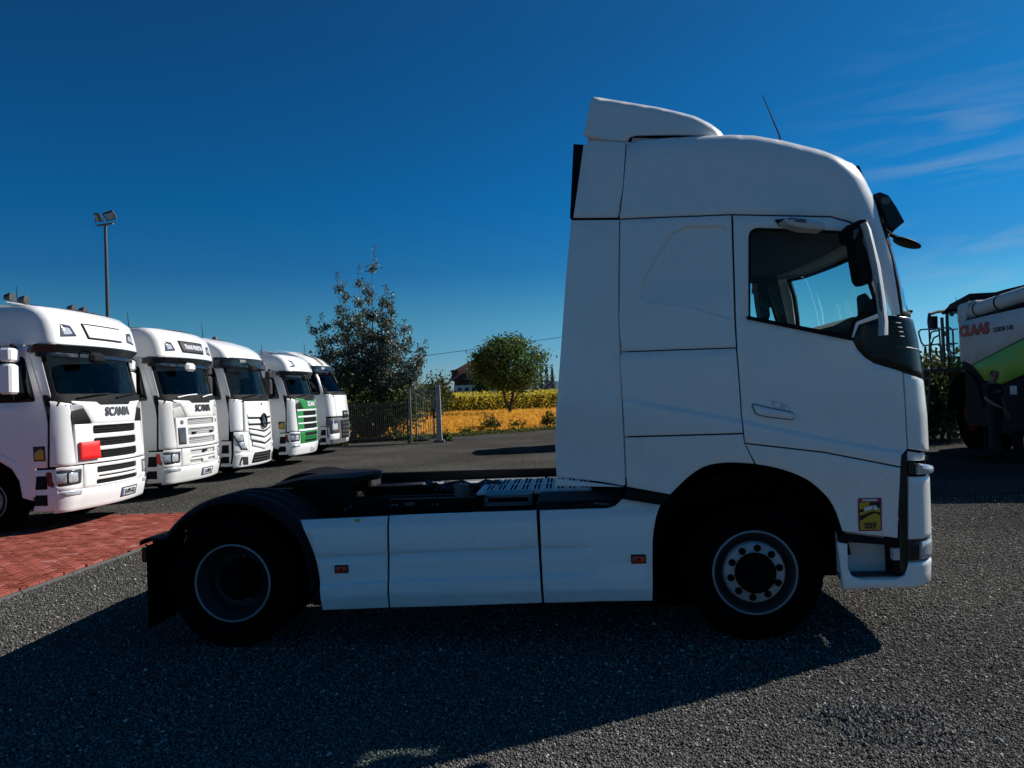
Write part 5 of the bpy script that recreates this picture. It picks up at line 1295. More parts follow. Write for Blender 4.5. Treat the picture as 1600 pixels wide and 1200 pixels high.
    if style in ('green', 'merc', 'slant'):
        q = MB(); q.lathe([(.09, 0), (.08, .05), (.05, .09), (0, .10)], (-1.25, .1, zt + .01), 'z', 10); q.build('roof_beacon', M_DGREY, T)
    # wheels, chassis, rear deflector
    for s in (-1, 1):
        make_wheel(T, (-1.35, s * 1.22, .5), s, .5, .31, .29, 'steer')
        make_wheel(T, (-5.0, s * 1.22, .5), s, .5, .31, .29, 'drive')
        q = MB(); q.bx(-2.75, -2.22, s * 1.22, s * 1.24, .9, zt - .15, .006); q.build('side_deflector', WH, T)
        q = MB(); q.bx(-4.2, -2.1, s * 1.2, s * 1.23, .32, .95, .01); q.build('side_skirt', WH, T)
        q = MB(); q.bx(-5.7, -.3, s * .40 - .04, s * .40 + .04, .72, .98); q.build('frame_rail', M_CHASSIS, T)
    q = MB(); q.loft([[(-2.2, y, zt) for y in (-1.05, 1.05)] + [(-2.2, y, zt - .5) for y in (1.05, -1.05)], [(-2.75, y, zt + .12) for y in (-1.1, 1.1)] + [(-2.75, y, zt - .5) for y in (1.1, -1.1)]]); q.build('roof_deflector', WH, T)
    q = MB(); q.bx(-1.0, -.25, -.9, .9, .34, .75); q.build('underbody', M_GAP, T)
    return T
M_VISB = pm('dark_visor', (.010, .017, .024), .25, var=.15, spec=.4)
def row_loc(px, py, Z): 
    P = at(px, py, Z); P = P - rl * 1.22 + rf * .12; return (P.x, P.y, 0)
lorry('scania', row_loc(237, 770, 13.9), RY, 'white lorry nearest the camera, red square board on its grille and white roof sign')
lorry('mesh', row_loc(350, 738, 17.6), RY, 'white lorry with a black TRANS PENESTIN roof sign and pale mesh grille', body=M_WHITE2)
lorry('merc', row_loc(432, 718, 21.1), RY, 'white lorry with a round star emblem and V shaped grille bars')
lorry('green', row_loc(501, 703, 24.8), RY, 'white lorry with a bright green grille and badge panel')
lorry('slant', row_loc(550, 690, 29.4), RY, 'farthest lorry of the row, sloping windscreen, white upper and grey lower front')
# ================================================================== combine harvester at the right edge
M_HGREY = pm('harvester_pale_grey', (.46, .48, .48), .5, var=.12, scale=2.5)
M_HGREEN = pm('harvester_green', (.12, .40, .02), .45, var=.12, scale=3)
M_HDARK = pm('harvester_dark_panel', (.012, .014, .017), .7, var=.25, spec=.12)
M_RAIL = pm('rail_paint', (.06, .068, .066), .5, var=.2)
M_CRED = pm('red_lettering', (.36, .012, .018), .5, var=.08)
M_BEAC = pm('amber_beacon', (.85, .12, .01), .25, coat=.4, var=.1)
_h = at(1497, 500, 19.5)
HYAW = math.atan2(-.987, -.16)
HF = Frame((_h.x, _h.y), HYAW)
H = thing('combine_harvester', 'pale grey and green combine harvester at the right edge of the yard', 'harvester', (_h.x, _h.y, 0), HYAW)
hl_ = HF.loc
def hm(off): return lambda u, v, d=0.0: (u, off - d, v)
def hp(name, l, mat, y=0.0, thick=.05, ext=(), r=0, **k):
    q = [hl_(*p, y) for p in l] + list(ext)
    if area2(q) < 0: q = q[::-1]
    if r: q = rnd(q, r)
    return panel(name, q, hm(y), mat, k.pop('parent', H), thick=thick, step=k.pop('step', .25), bev=k.pop('bev', .012), **k)
def hpt(px, py, y): a, z = hl_(px, py, y); return (a, y, z)
top = [hl_(1497, 503.5), hl_(1600, 479)]; sl_ = (top[1][1] - top[0][1]) / (top[1][0] - top[0][0])
gr = [hl_(1517.5, 570), hl_(1600, 527)]; gs = (gr[1][1] - gr[0][1]) / (gr[1][0] - gr[0][0])
low = [hl_(1536, 593), hl_(1600, 583)]
L_ = 5.6
ztp = lambda a: top[0][1] + sl_ * min(a, 3.2); zgr = lambda a: gr[0][1] + gs * (a - gr[0][0])
zlo = low[1][1]
e0 = hl_(1496, 566)
def hpoly(name, q, mat, y=0.0, thick=.05, parent=None, **k):
    if area2(q) < 0: q = q[::-1]
    return panel(name, q, hm(y), mat, parent or H, thick=thick, step=k.pop('step', .3), bev=k.pop('bev', .012), **k)
hpoly('side_panel', [(0, top[0][1]), (L_, ztp(L_)), (L_, max(zgr(L_), 0) if zgr(L_) < ztp(L_) else ztp(L_) - .2), (3.4, min(zgr(3.4), ztp(3.4) - .1)), (gr[0][0], gr[0][1]), hl_(1505, 563.5), (0.02, e0[1])], M_HGREY)
hpoly('green_stripe_panel', [(gr[0][0] + .03, gr[0][1] - .01), (3.4, min(zgr(3.4), ztp(3.4) - .1) - .02), (L_, (ztp(L_) - .25)), (L_, zlo + .25), hl_(1600, 584), hl_(1562, 601), hl_(1537, 594), hl_(1527, 581)], M_HGREEN, y=.012)
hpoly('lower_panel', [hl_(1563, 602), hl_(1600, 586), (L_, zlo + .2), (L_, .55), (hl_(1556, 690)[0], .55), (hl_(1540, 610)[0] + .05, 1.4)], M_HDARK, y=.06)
a, b = hl_(1578, 603, .05), hl_(1589, 616.5, .05); hpoly('paper_notice', rect(a[0], b[0], b[1], a[1]), M_PRINTW, y=.048, thick=.006, bev=.001)
# body mass behind
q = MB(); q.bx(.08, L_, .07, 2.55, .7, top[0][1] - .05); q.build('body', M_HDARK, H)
c1, c2 = hl_(1499.5, 528.5), hl_(1546.5, 504); u0, u1 = hl_(1499.5, 519)[0], hl_(1546.5, 512)[0]; z0 = (hl_(1499.5, 511)[1] + hl_(1499.5, 528)[1]) / 2; z1 = (hl_(1546.5, 504)[1] + hl_(1546.5, 521)[1]) / 2; hh = hl_(1520, 508)[1] - hl_(1520, 525)[1]
t_ = text_mb('CLAAS', hh * 1.32, lambda u, v, w: (u, -w, v), .004, bold=.024); xs_t = [p[0] for p in t_.v]; w_ = max(xs_t) - min(xs_t); xm = (max(xs_t) + min(xs_t)) / 2
t_.v = [((u0 + u1) / 2 + (x - xm) * (u1 - u0) / w_, -.003 + y, (z0 + z1) / 2 + z + (z1 - z0) * (x - xm) / w_) for x, y, z in t_.v]; t_.build('lettering', M_CRED, H)
for wd, xa, xb in (('LEXION', 1553, 1571), ('540', 1573.5, 1584)):
    u0, u1 = hl_(xa, 514)[0], hl_(xb, 514)[0]; z0 = hl_(xa, 516.0 - (xa - 1553) * .15)[1]; z1 = hl_(xb, 516.0 - (xb - 1553) * .15)[1]; hh = hl_(1570, 509)[1] - hl_(1570, 517)[1]
    t_ = text_mb(wd, hh * 1.4, lambda u, v, w: (u, -w, v), .004); xs_t = [p[0] for p in t_.v]; w_ = max(xs_t) - min(xs_t); xm = (max(xs_t) + min(xs_t)) / 2
    t_.v = [((u0 + u1) / 2 + (x - xm) * (u1 - u0) / w_, -.003 + y, (z0 + z1) / 2 + z + (z1 - z0) * (x - xm) / w_) for x, y, z in t_.v]; t_.build('lettering', M_INK, H)
# front top corner, grain tank, unloading tube
hp('corner_cowl', [(1496, 504.5), (1495.5, 480), (1499, 476), (1512.5, 471.5), (1508.5, 502)], M_HGREY, y=.02, thick=.5, r=.04)
g = [hl_(1513.5, 468, .6), hl_(1571, 452, .6), hl_(1600, 449, .6)]
q = MB(); q.loft([[(g[0][0], .6, ztp(0)), (g[0][0], 2.3, ztp(0)), (g[0][0], 2.3, g[0][1]), (g[0][0], .6, g[0][1])], [(g[1][0], .6, ztp(0)), (g[1][0], 2.3, ztp(0)), (g[1][0], 2.3, g[1][1]), (g[1][0], .6, g[1][1])], [(L_, .6, ztp(0)), (L_, 2.3, ztp(0)), (L_, 2.3, g[2][1]), (L_, .6, g[2][1])]]); q.build('grain_tank', M_HDARK, H)
a0, a1 = hpt(1520, 486.5, .22), hpt(1600, 462, .22); d_ = Vector(a1) - Vector(a0)
q = MB(); q.tube([Vector(a0), Vector(a0) + d_ * .15, Vector(a0) + d_ * 1.7], .185, 20); q.build('unloading_tube', M_HGREY, H)
q = MB()
for k in (.18, .62): 
    c = Vector(a0) + d_ * k; dn = d_.normalized(); q.tube([c - dn * .02, c + dn * .02], .20, 20)
q.build('tube_clamp', M_HDARK, H)
hp('tube_elbow', [(1512, 470), (1524, 469), (1528, 478), (1526, 494), (1512, 499)], M_HGREY, y=.12, thick=.35, r=.06)
q = MB(); q.tube([hpt(1508, 501.5, .05), hpt(1600, 474.5, .05), (L_, .05, ztp(3.2) + .08)], .035, 6); q.build('side_moulding', M_HDARK, H)
# cab
zc0, zc1 = 2.0, hl_(1470, 492, .9)[1]
q = MB(); q.loft([[(-2.0, y, zc1 + .02 - .1) for y in (.35, 2.3)] + [(-2.0, y, zc1 - .02 - .1) for y in (2.3, .35)], [(-1.2, y, zc1 + .10) for y in (.3, 2.4)] + [(-1.2, y, zc1 - .06) for y in (2.4, .3)], [(-.02, y, zc1 + .22) for y in (.3, 2.4)] + [(-.02, y, zc1 - .10) for y in (2.4, .3)]]); q.build('cab_roof', M_HDARK, H)
q = MB(); q.bx(-1.75, -.05, .35, 2.35, 1.75, 2.05, .03); q.build('cab_floor', M_HDARK, H)
for (a, y) in ((-1.7, .38), (-1.7, 2.3), (-.12, .38), (-.12, 2.3)):
    q = MB(); q.tube([(a, y, 2.03), (a, y, zc1 - .03)], .035, 6); q.build('cab_pillar', M_HDARK, H)
G_CAB = glass('harvester_cab_glass', (.80, .90, .92), .25)
for nm, q_ in (('cab_window', (-1.66, -.16, .37, .385)), ('cab_window', (-1.66, -.16, 2.29, 2.305)), ('cab_window', (-1.72, -1.705, .42, 2.26))):
    q = MB(); q.bx(*q_, 2.06, zc1 - .07); q.build(nm, G_CAB, H)
q = MB(); q.box((-.7, 1.35, 2.45), (.5, .5, .14), .04); q.box((-.46, 1.35, 2.72), (.12, .48, .5), .04); q.tube([(-1.3, 1.35, 2.05), (-1.2, 1.35, 2.65)], .03, 6); q.tube([(-1.2 + .1 * math.sin(t), 1.35 + .2 * math.cos(t), 2.66 + .08 * math.sin(t)) for t in [2 * PI * k / 12 for k in range(13)]], .015, 5, False); q.build('driver_seat', M_HDARK, H)
# beacon, aerial, mirror
c = hpt(1487, 487, .5); q = MB(); q.lathe([(.075, 0), (.075, .10), (.06, .16), (.03, .19), (0, .195)], (c[0], c[1], c[2] + .03), 'z', 14); q.build('beacon', M_BEAC, H)
q = MB(); q.lathe([(.05, -.12), (.06, .03), (0, .03)], c, 'z', 10); q.build('beacon_base', M_HDARK, H)
q = MB(); q.tube([hpt(1496, 475, .4), hpt(1493, 464, .4)], [.012, .006], 5); q.build('aerial', M_HDARK, H)
mq = rnd([hl_(*p, -.5) for p in [(1448.5, 494), (1458.5, 494), (1459, 512), (1456.5, 516), (1450, 516), (1448, 504)]], .03)
panel('side_mirror', mq if area2(mq) > 0 else mq[::-1], hm(-.5), M_HDARK, H, thick=.10, step=.2, bev=.02)
q = MB(); q.tube([hpt(1452, 494, -.45), hpt(1452, 491, -.45), hpt(1463, 487.5, -.2), hpt(1478, 486, .2), hpt(1497, 483, .5)], .04, 7); q.build('mirror_arm', M_HDARK, H)
# platform, rails, ladder
q = MB(); q.bx(-3.3, -.05, -.72, .34, 2.06, 2.12, .01); q.build('platform', M_RAIL, H)
def rail(name, pts, r=.022, y=-.62):
    q = MB(); q.tube([hpt(*p, y) for p in pts], r, 6); return q.build(name, M_RAIL, H)
rail('guard_rail', [(1467, 537.5), (1455, 539), (1444, 540), (1440, 536), (1436, 523), (1435.5, 518.5), (1439, 515), (1452, 514.2), (1467, 513.7)])
rail('rail_post', [(1451.7, 514), (1454.4, 568)]); rail('rail_post', [(1467, 511.5), (1471.5, 566)]); rail('rail_post', [(1471.7, 496), (1475.5, 566)], .042)
rail('hand_rail', [(1453.5, 553), (1454.5, 540), (1459, 528), (1467, 524)]); rail('hand_rail', [(1453.5, 530), (1454, 521), (1457, 518), (1467, 516.5)])
rail('hand_rail', [(1471, 512.6), (1484, 512), (1488.5, 516), (1491, 565)]); rail('hand_rail', [(1467, 514), (1476, 518), (1477, 525)], .018)
rail('door_frame', [(1478.8, 492), (1480, 546), (1484, 556.5), (1496, 558)], .03, .30)
rail('hand_rail', [(1496, 514), (1482, 515), (1480, 519), (1480.5, 533), (1484, 536.5), (1496, 536.5)], .018, .2)
rail('cross_rail', [(1467, 540), (1491, 538)], .018)
for sx in (0, 1):
    rail('ladder_rail', [(1446 + sx * 9, 570), (1443.5 + sx * 9, 600), (1440 + sx * 9, 652)], .025, -.75)
for k in range(6):
    f = k / 5; x = 1446 - 6 * f; y = 578 + f * 66; rail('ladder_rung', [(x, y), (x + 9, y - .5)], .022, -.75)
# wheels, feeder house, axle
wa = (.15, .12, .95)
q = MB(); pr = [(.40, .06), (.55, .02), (.80, .0), (.90, .03), (.93, .08)]
for k in range(8): pr += [(.95, .08 + k * .08), (.95, .12 + k * .08), (.90, .125 + k * .08), (.90, .155 + k * .08)]
pr += [(.93, .72), (.85, .76), (.40, .72)]
q.lathe(pr, wa, 'y', 40); wl_ = q.build('drive_wheel', M_RUBBER, H)
q = MB(); q.lathe([(.42, .05), (.40, .02), (.37, .10), (.34, .22), (.16, .24), (.15, .12), (0, .11)], wa, 'y', 28); q.build('rim', pm('rim_red', (.20, .02, .02), .5, var=.2), wl_)
q = MB()
ring = []
for a in np.linspace(R(10), R(175), 20):
    c, s = math.cos(a), math.sin(a); ring.append([(wa[0] + 1.05 * c, -.02, wa[2] + 1.05 * s), (wa[0] + 1.05 * c, .80, wa[2] + 1.05 * s), (wa[0] + 1.09 * c, .80, wa[2] + 1.09 * s), (wa[0] + 1.09 * c, -.02, wa[2] + 1.09 * s)])
q.loft(ring); q.build('wheel_guard', M_HDARK, H)
q = MB(); q.lathe([(.30, .05), (.52, .0), (.58, .06), (.58, .34), (.52, .40), (.3, .36)], (4.7, .25, .58), 'y', 28); w2 = q.build('rear_wheel', M_RUBBER, H)
q = MB(); q.lathe([(.30, .06), (.26, .15), (.1, .16), (0, .12)], (4.7, .25, .58), 'y', 20); q.build('rim', M_HDARK, w2)
q = MB(); q.lathe(pr, (.15, 1.75, .95), 'y', 32); q.build('drive_wheel', M_RUBBER, H)
q = MB(); q.loft([[(-1.6, y, .25) for y in (.75, 1.9)] + [(-1.6, y, .9) for y in (1.9, .75)], [(.3, y, .8) for y in (.75, 1.9)] + [(.3, y, 1.7) for y in (1.9, .75)]]); q.build('feeder_house', M_HDARK, H)
q = MB(); q.bx(-.9, L_ - .5, .25, 2.2, .75, 1.3); q.build('chassis', M_HDARK, H)
q = MB(); q.bx(hl_(1545, 690)[0] - .1, hl_(1545, 690)[0] + 1.6, -.75, .1, .16, .21, .01); q.bx(hl_(1545, 690)[0] + .0, hl_(1545, 690)[0] + .05, -.1, .1, .2, .7); q.bx(hl_(1545, 690)[0] + 1.4, hl_(1545, 690)[0] + 1.45, -.1, .1, .2, .7); q.build('service_step', M_HDARK, H)

# ================================================================== person beside the harvester
M_SKIN = pm('skin', (.22, .12, .085), .6, var=.06)
M_HAIR = pm('dark_hair', (.012, .010, .009), .8, var=.2)
M_SHIRT = pm('black_shirt', (.010, .010, .012), .9, var=.2)
M_TROU = pm('dark_trousers', (.014, .016, .022), .9, var=.2)
M_PRT = pm('shirt_print', (.16, .16, .16), .8, var=.2)
pp = at(1553.5, 640, 16.9); 
PRZ = R(200)
per = thing('person', 'person in a black printed T-shirt standing beside the harvester, head turned down', 'person', (pp.x, pp.y, .21), PRZ)
def skin_mesh(V, E, Rr, sub=2):
    me = bpy.data.meshes.new('body'); me.from_pydata(V, E, []); me.update(); o = bpy.data.objects.new('body', me); COL.objects.link(o)
    md = o.modifiers.new('s', 'SKIN'); md.use_smooth_shade = True
    for i, r_ in enumerate(Rr): me.skin_vertices[0].data[i].radius = r_ if hasattr(r_, '__len__') else (r_, r_)
    me.skin_vertices[0].data[0].use_root = True
    sb = o.modifiers.new('d', 'SUBSURF'); sb.levels = sub
    dg = bpy.context.evaluated_depsgraph_get(); m2 = bpy.data.meshes.new_from_object(o.evaluated_get(dg)); bpy.data.objects.remove(o); return m2
PV = [(0, 0, .98), (0, .0, 1.12), (0, -.01, 1.28), (0, -.01, 1.45), (0, 0, 1.53), (0, .03, 1.62), (0, .05, 1.70), (0, .05, 1.79)]
PR = [(.16, .11), (.14, .10), (.165, .115), (.13, .09), (.055, .055), (.075, .085), (.085, .10), (.06, .07)]
PE = [(i, i + 1) for i in range(7)]
def limb(root, pts, rs):
    p = root
    for v, r_ in zip(pts, rs): PV.append(v); PR.append(r_); PE.append((p, len(PV) - 1)); p = len(PV) - 1
for s in (-1, 1):
    limb(0, [(.10 * s, .0, .90), (.115 * s, .03 * s, .50), (.12 * s, -.02 + .02 * s, .10), (.125 * s, .13 + .02 * s, .035)], [(.10, .10), (.062, .062), (.042, .045), (.035, .032)])
limb(3, [(.19, -.01, 1.43), (.25, .02, 1.16), (.20, .22, 1.02), (.17, .30, .99)], [.062, .044, .034, .030])
limb(3, [(-.19, -.01, 1.43), (-.26, -.02, 1.15), (-.27, .05, .92), (-.26, .09, .85)], [.062, .044, .033, .030])
bm_ = skin_mesh(PV, PE, PR); bm_.materials.append(M_SKIN)
body = bpy.data.objects.new('body', bm_); COL.objects.link(body); body.parent = per
def clothes(name, sel, mat, k):
    import bmesh
    b = bmesh.new(); b.from_mesh(bm_); b.normal_update()
    for v in b.verts: v.co += v.normal * k
    kill = [f for f in b.faces if not sel(f.calc_center_median())]
    bmesh.ops.delete(b, geom=kill, context='FACES'); me = bpy.data.meshes.new(name); b.to_mesh(me); b.free(); me.materials.clear(); me.materials.append(mat)
    o = bpy.data.objects.new(name, me); COL.objects.link(o); o.parent = per; return o
clothes('shirt', lambda c: .93 < c.z < 1.50 and not (abs(c.x) > .185 and c.z < 1.22), M_SHIRT, .014)
clothes('trousers', lambda c: .09 < c.z <= .96 and abs(c.x) < .20 and c.y < .16, M_TROU, .012)
clothes('shoe', lambda c: c.z <= .11, M_HAIR, .012)
clothes('hair', lambda c: c.z > 1.66 and (c.z > 1.79 or c.y < .06 ) and abs(c.x) < .15, M_HAIR, .010)
q = MB(); q.loft([[(-.012, .135, 1.72), (.012, .135, 1.72), (0, .145, 1.72)], [(-.018, .13, 1.675), (.018, .13, 1.675), (0, .165, 1.68)]]); q.build('nose', M_SKIN, per)
for s in (-1, 1):
    q = MB(); q.lathe([(0, -.012), (.012, 0), (0, .012)], (.032 * s, .135, 1.725), 'y', 8); q.build('eye', M_HAIR, per)
    q = MB(); q.lathe([(0, -.010), (.028, -.004), (.024, .008), (0, .01)], (.092 * s, .045, 1.69), 'x', 10); q.build('ear', M_SKIN, per)
    hx = (.17, .30, .99) if s > 0 else (-.26, .09, .85); dr = Vector((-.25, .85, -.45)) if s > 0 else Vector((.05, .30, -.95)); dr.normalize(); sd_ = dr.cross(Vector((0, 0, 1)) if s > 0 else Vector((1, 0, 0))).normalized()
    q = MB()
    for f in range(4):
        b0 = Vector(hx) + sd_ * (.026 * (f - 1.5) / 1.2); ln_ = (.085, .095, .09, .07)[f]; q.tube([b0, b0 + dr * .05, b0 + dr * (.05 + ln_ * .5) + Vector((0, 0, -.012)), b0 + dr * (.05 + ln_ * .8) + Vector((0, 0, -.035))], [.012, .0095, .0085, .007], 6)
    b0 = Vector(hx) + sd_ * .03; q.tube([b0, b0 + dr * .03 + sd_ * .025, b0 + dr * .06 + sd_ * .03], [.012, .010, .008], 6); q.box(Vector(hx) + dr * .03, (.06, .07, .05), .02); q.build('hand', M_SKIN, per)
q = MB(); q.box((0, .118, 1.33), (.16, .012, .06), .004); q.build('shirt_print', M_PRT, per)
# ================================================================== vegetation
def leafmat(name, cols, rough=.6, tr=.25, sp=.25):
    mt = bpy.data.materials.new(name); mt.use_nodes = True; n = mt.node_tree.nodes; l = mt.node_tree.links.new; b = n['Principled BSDF']
    gi = n.new('ShaderNodeNewGeometry'); r = ramp(n, [(i / (len(cols) - 1), c) for i, c in enumerate(cols)]); l(gi.outputs['Random Per Island'], r.inputs[0]); l(r.outputs[0], b.inputs['Base Color'])
    b.inputs['Roughness'].default_value = rough; b.inputs['Specular IOR Level'].default_value = sp
    t = n.new('ShaderNodeBsdfTranslucent'); l(r.outputs[0], t.inputs[0]); ms = n.new('ShaderNodeMixShader'); ms.inputs[0].default_value = tr
    o = n['Material Output']; l(b.outputs[0], ms.inputs[1]); l(t.outputs[0], ms.inputs[2]); l(ms.outputs[0], o.inputs[0]); return mt
M_POP = leafmat('poplar_leaf', [(.026, .040, .022), (.060, .085, .048), (.12, .15, .10), (.20, .235, .18)], .48, .25, .5)
M_WAL = leafmat('walnut_leaf', [(.014, .034, .010), (.036, .080, .020), (.080, .15, .032), (.17, .26, .065)], .5, .38)
M_BUSH = leafmat('bush_leaf', [(.018, .030, .010), (.045, .065, .018), (.10, .12, .03)], .6, .3)
M_CONI = leafmat('conifer_needle', [(.008, .014, .010), (.018, .028, .016), (.03, .045, .022)], .7, .1)
M_MAIZE = leafmat('maize_leaf', [(.15, .17, .018), (.46, .39, .028), (.70, .54, .045), (.80, .64, .09)], .6, .55)
M_WEED = leafmat('weed_leaf', [(.018, .032, .009), (.04, .065, .014), (.09, .12, .02), (.22, .19, .04)], .6, .3)
M_STRAW = leafmat('dry_stalk', [(.40, .20, .025), (.70, .36, .035), (.80, .46, .07)], .8, .45)
M_BARK = pm('bark', (.05, .042, .034), .9, var=.35, scale=10, bump=.4, bscale=30)
def leaves(name, C, S, mat, parent=None, g=None, asp=.6, up=0.0, kind=None, droop=0.0):
    """One leaf-sized folded quad at each centre."""
    C = np.asarray(C, float); n = len(C); g = g or RNG; S = np.broadcast_to(np.asarray(S, float), (n,))
    d = g.normal(size=(n, 3)); d[:, 2] = d[:, 2] * (1 - .5 * abs(up)) + up; d /= np.linalg.norm(d, axis=1)[:, None] + 1e-9
    e = g.normal(size=(n, 3)); e -= (e * d).sum(1)[:, None] * d; e /= np.linalg.norm(e, axis=1)[:, None] + 1e-9
    L_ = S[:, None]; w = L_ * asp * .5
    V = np.stack([C - d * L_ * .5, C + e * w - d * L_ * .05, C + d * L_ * .55, C - e * w - d * L_ * .05], 1)
    me = bpy.data.meshes.new(name); me.vertices.add(n * 4); me.vertices.foreach_set('co', V.reshape(-1).astype(np.float32))
    idx = np.arange(n * 4, dtype=np.int32); me.loops.add(n * 4); me.loops.foreach_set('vertex_index', idx); me.polygons.add(n)
    me.polygons.foreach_set('loop_start', np.arange(0, n * 4, 4, dtype=np.int32)); me.polygons.foreach_set('loop_total', np.full(n, 4, np.int32)); me.update(); me.validate()
    me.materials.append(mat); o = bpy.data.objects.new(name, me); link(o, parent)
    if kind: o['kind'] = kind
    return o
def limbs(q, p0, dirn, L, r, depth, g, tips, split=3, curve=.25, lift=.15, nseg=4, tw=.55, lsc=.62):
    pts = [Vector(p0)]; d = Vector(dirn).normalized(); rr = [r]
    for i in range(nseg):
        d = (d + Vector(g.normal(size=3)) * curve * .4 + Vector((0, 0, lift))).normalized(); pts.append(pts[-1] + d * (L / nseg)); rr.append(r * (1 - .65 * (i + 1) / nseg))
    q.tube(pts, rr, 5 if depth else 6, False)
    for i, p in enumerate(pts[1:]): tips.append((p, d.copy(), depth, i / nseg))
    if depth <= 0: return
    for k in range(split):
        f = .3 + .7 * (k + g.random() * .7) / split; i = min(nseg - 1, int(f * nseg)); b = pts[i].lerp(pts[i + 1], f * nseg - i)
        az = g.random() * 2 * PI; side = Vector((math.cos(az), math.sin(az), .2)); nd = (d * (1 - tw) + side * tw).normalized()
        limbs(q, b, nd, L * lsc * (1.15 - .4 * f), rr[i] * .6, depth - 1, g, tips, split, curve, lift, max(2, nseg - 1), tw, lsc)
def tree(name, label, loc, h, leafmat_, nleaf, lsize, seed, trunks=1, spread=.35, base=.12, split=4, depth=3, lift=.12, tw=.55, scat=.35, group=None, filt=None, first=.55):
    g = np.random.default_rng(seed); T = thing(name, label, 'tree', loc, 0, group); q = MB(); tips = []
    for t in range(trunks):
        az = 2 * PI * t / trunks + g.random(); lean = spread * (.3 + .7 * g.random()) if trunks > 1 else .05
        d = Vector((math.cos(az) * lean, math.sin(az) * lean, 1)); L = h * first * (.75 + .4 * g.random())
        limbs(q, (math.cos(az) * .12 * (trunks > 1), math.sin(az) * .12 * (trunks > 1), 0), d, L, .016 * h * (1 if trunks == 1 else .6), depth, g, tips, split, .25, lift, 5, tw)
    q.build('trunk', M_BARK, T, fix=False)
    P = [t for t in tips if t[0].z > h * base and (filt is None or filt(t[0]))]
    w = np.array([(1.0 if t[2] <= 1 else .25) for t in P]); w /= w.sum(); ids = g.choice(len(P), nleaf, p=w)
    C = np.array([P[i][0] for i in ids]) + g.normal(size=(nleaf, 3)) * scat * np.array([1, 1, .9]); k = C[:, 2] > .05
    leaves('crown', C[k], lsize * (.6 + .8 * g.random(k.sum())), leafmat_, T, g)
    return T
def gx(px, Y): return at(px, 620, Y).x
# the tall silvery tree by the gate
Yt = 37.0
def bigtree():
    g = np.random.default_rng(21); T = thing('silver_poplar', 'tall loose silver leaved tree with upright shoots beside the gate', 'tree', (gx(574, Yt), Yt, 0)); q = MB(); C = []; sz = []
    k = Yt / FPX / math.cos(0)
    xc = 574
    # outline of the crown in metres: shoots described by (base x, top x, top height)
    shoots = [(0, -.3, 8.2), (0, -1.35, 7.9), (.1, .62, 8.75), (.0, .1, 7.4), (.2, 1.25, 6.9), (-.2, -1.8, 5.8), (.3, 1.5, 6.6), (.4, 2.05, 5.2), (.5, 2.75, 4.6), (-.3, -2.35, 4.7), (-.2, -.8, 6.6), (.2, .9, 5.9), (.4, 2.3, 3.6), (-.3, -2.0, 3.6), (0, .3, 5.2), (.3, 2.9, 3.9), (-.2, -1.6, 6.1), (.3, 1.8, 5.6), (.2, 1.1, 7.0), (-.1, -.9, 7.3), (.3, 1.7, 5.2), (-.3, -2.2, 5.6)]
    for n_, (b, tx, tz) in enumerate(shoots):
        tz *= 1.03
        yy = g.normal() * .9; pts = []; m_ = 9
        for i in range(m_):
            f = i / (m_ - 1); pts.append(Vector((b * (1 - f) + tx * (f ** .75), yy * f ** .8, .1 + (tz - .1) * f)) + Vector(g.normal(size=3)) * .06 * f)
        q.tube(pts, [max(.008, .075 * (1 - i / (m_ - 1)) ** 1.1) for i in range(m_)], 5, False)
        for i in range(2, m_):
            f = i / (m_ - 1); p = pts[i - 1]; wdt = (.28 + 1.15 * (1 - f) ** .8)
            for s in range(6 if f < .8 else 4):
                az = g.random() * 2 * PI; d = Vector((math.cos(az), math.sin(az), .75 + .5 * g.random())).normalized(); L = wdt * (.5 + .7 * g.random()); tip = p + d * L
                q.tube([p, p.lerp(tip, .5) + Vector((0, 0, -.03)), tip], [.018, .012, .005], 4, False)
                nl = int(50 * L + 20)
                for _ in range(nl):
                    u = g.random() ** .7; c = p.lerp(tip, u) + Vector(g.normal(size=3)) * (.11 + .07 * (1 - f)); C.append(c); sz.append(.095 * (.7 + .8 * g.random()))
        p = pts[-1]
        for _ in range(26): C.append(p + Vector((g.normal() * .07, g.normal() * .07, -abs(g.normal()) * .30))); sz.append(.09)
    q.build('trunk', M_BARK, T, fix=False); leaves('crown', C, sz, M_POP, T, g, asp=.75); return T
bigtree()
Yw = 84.0
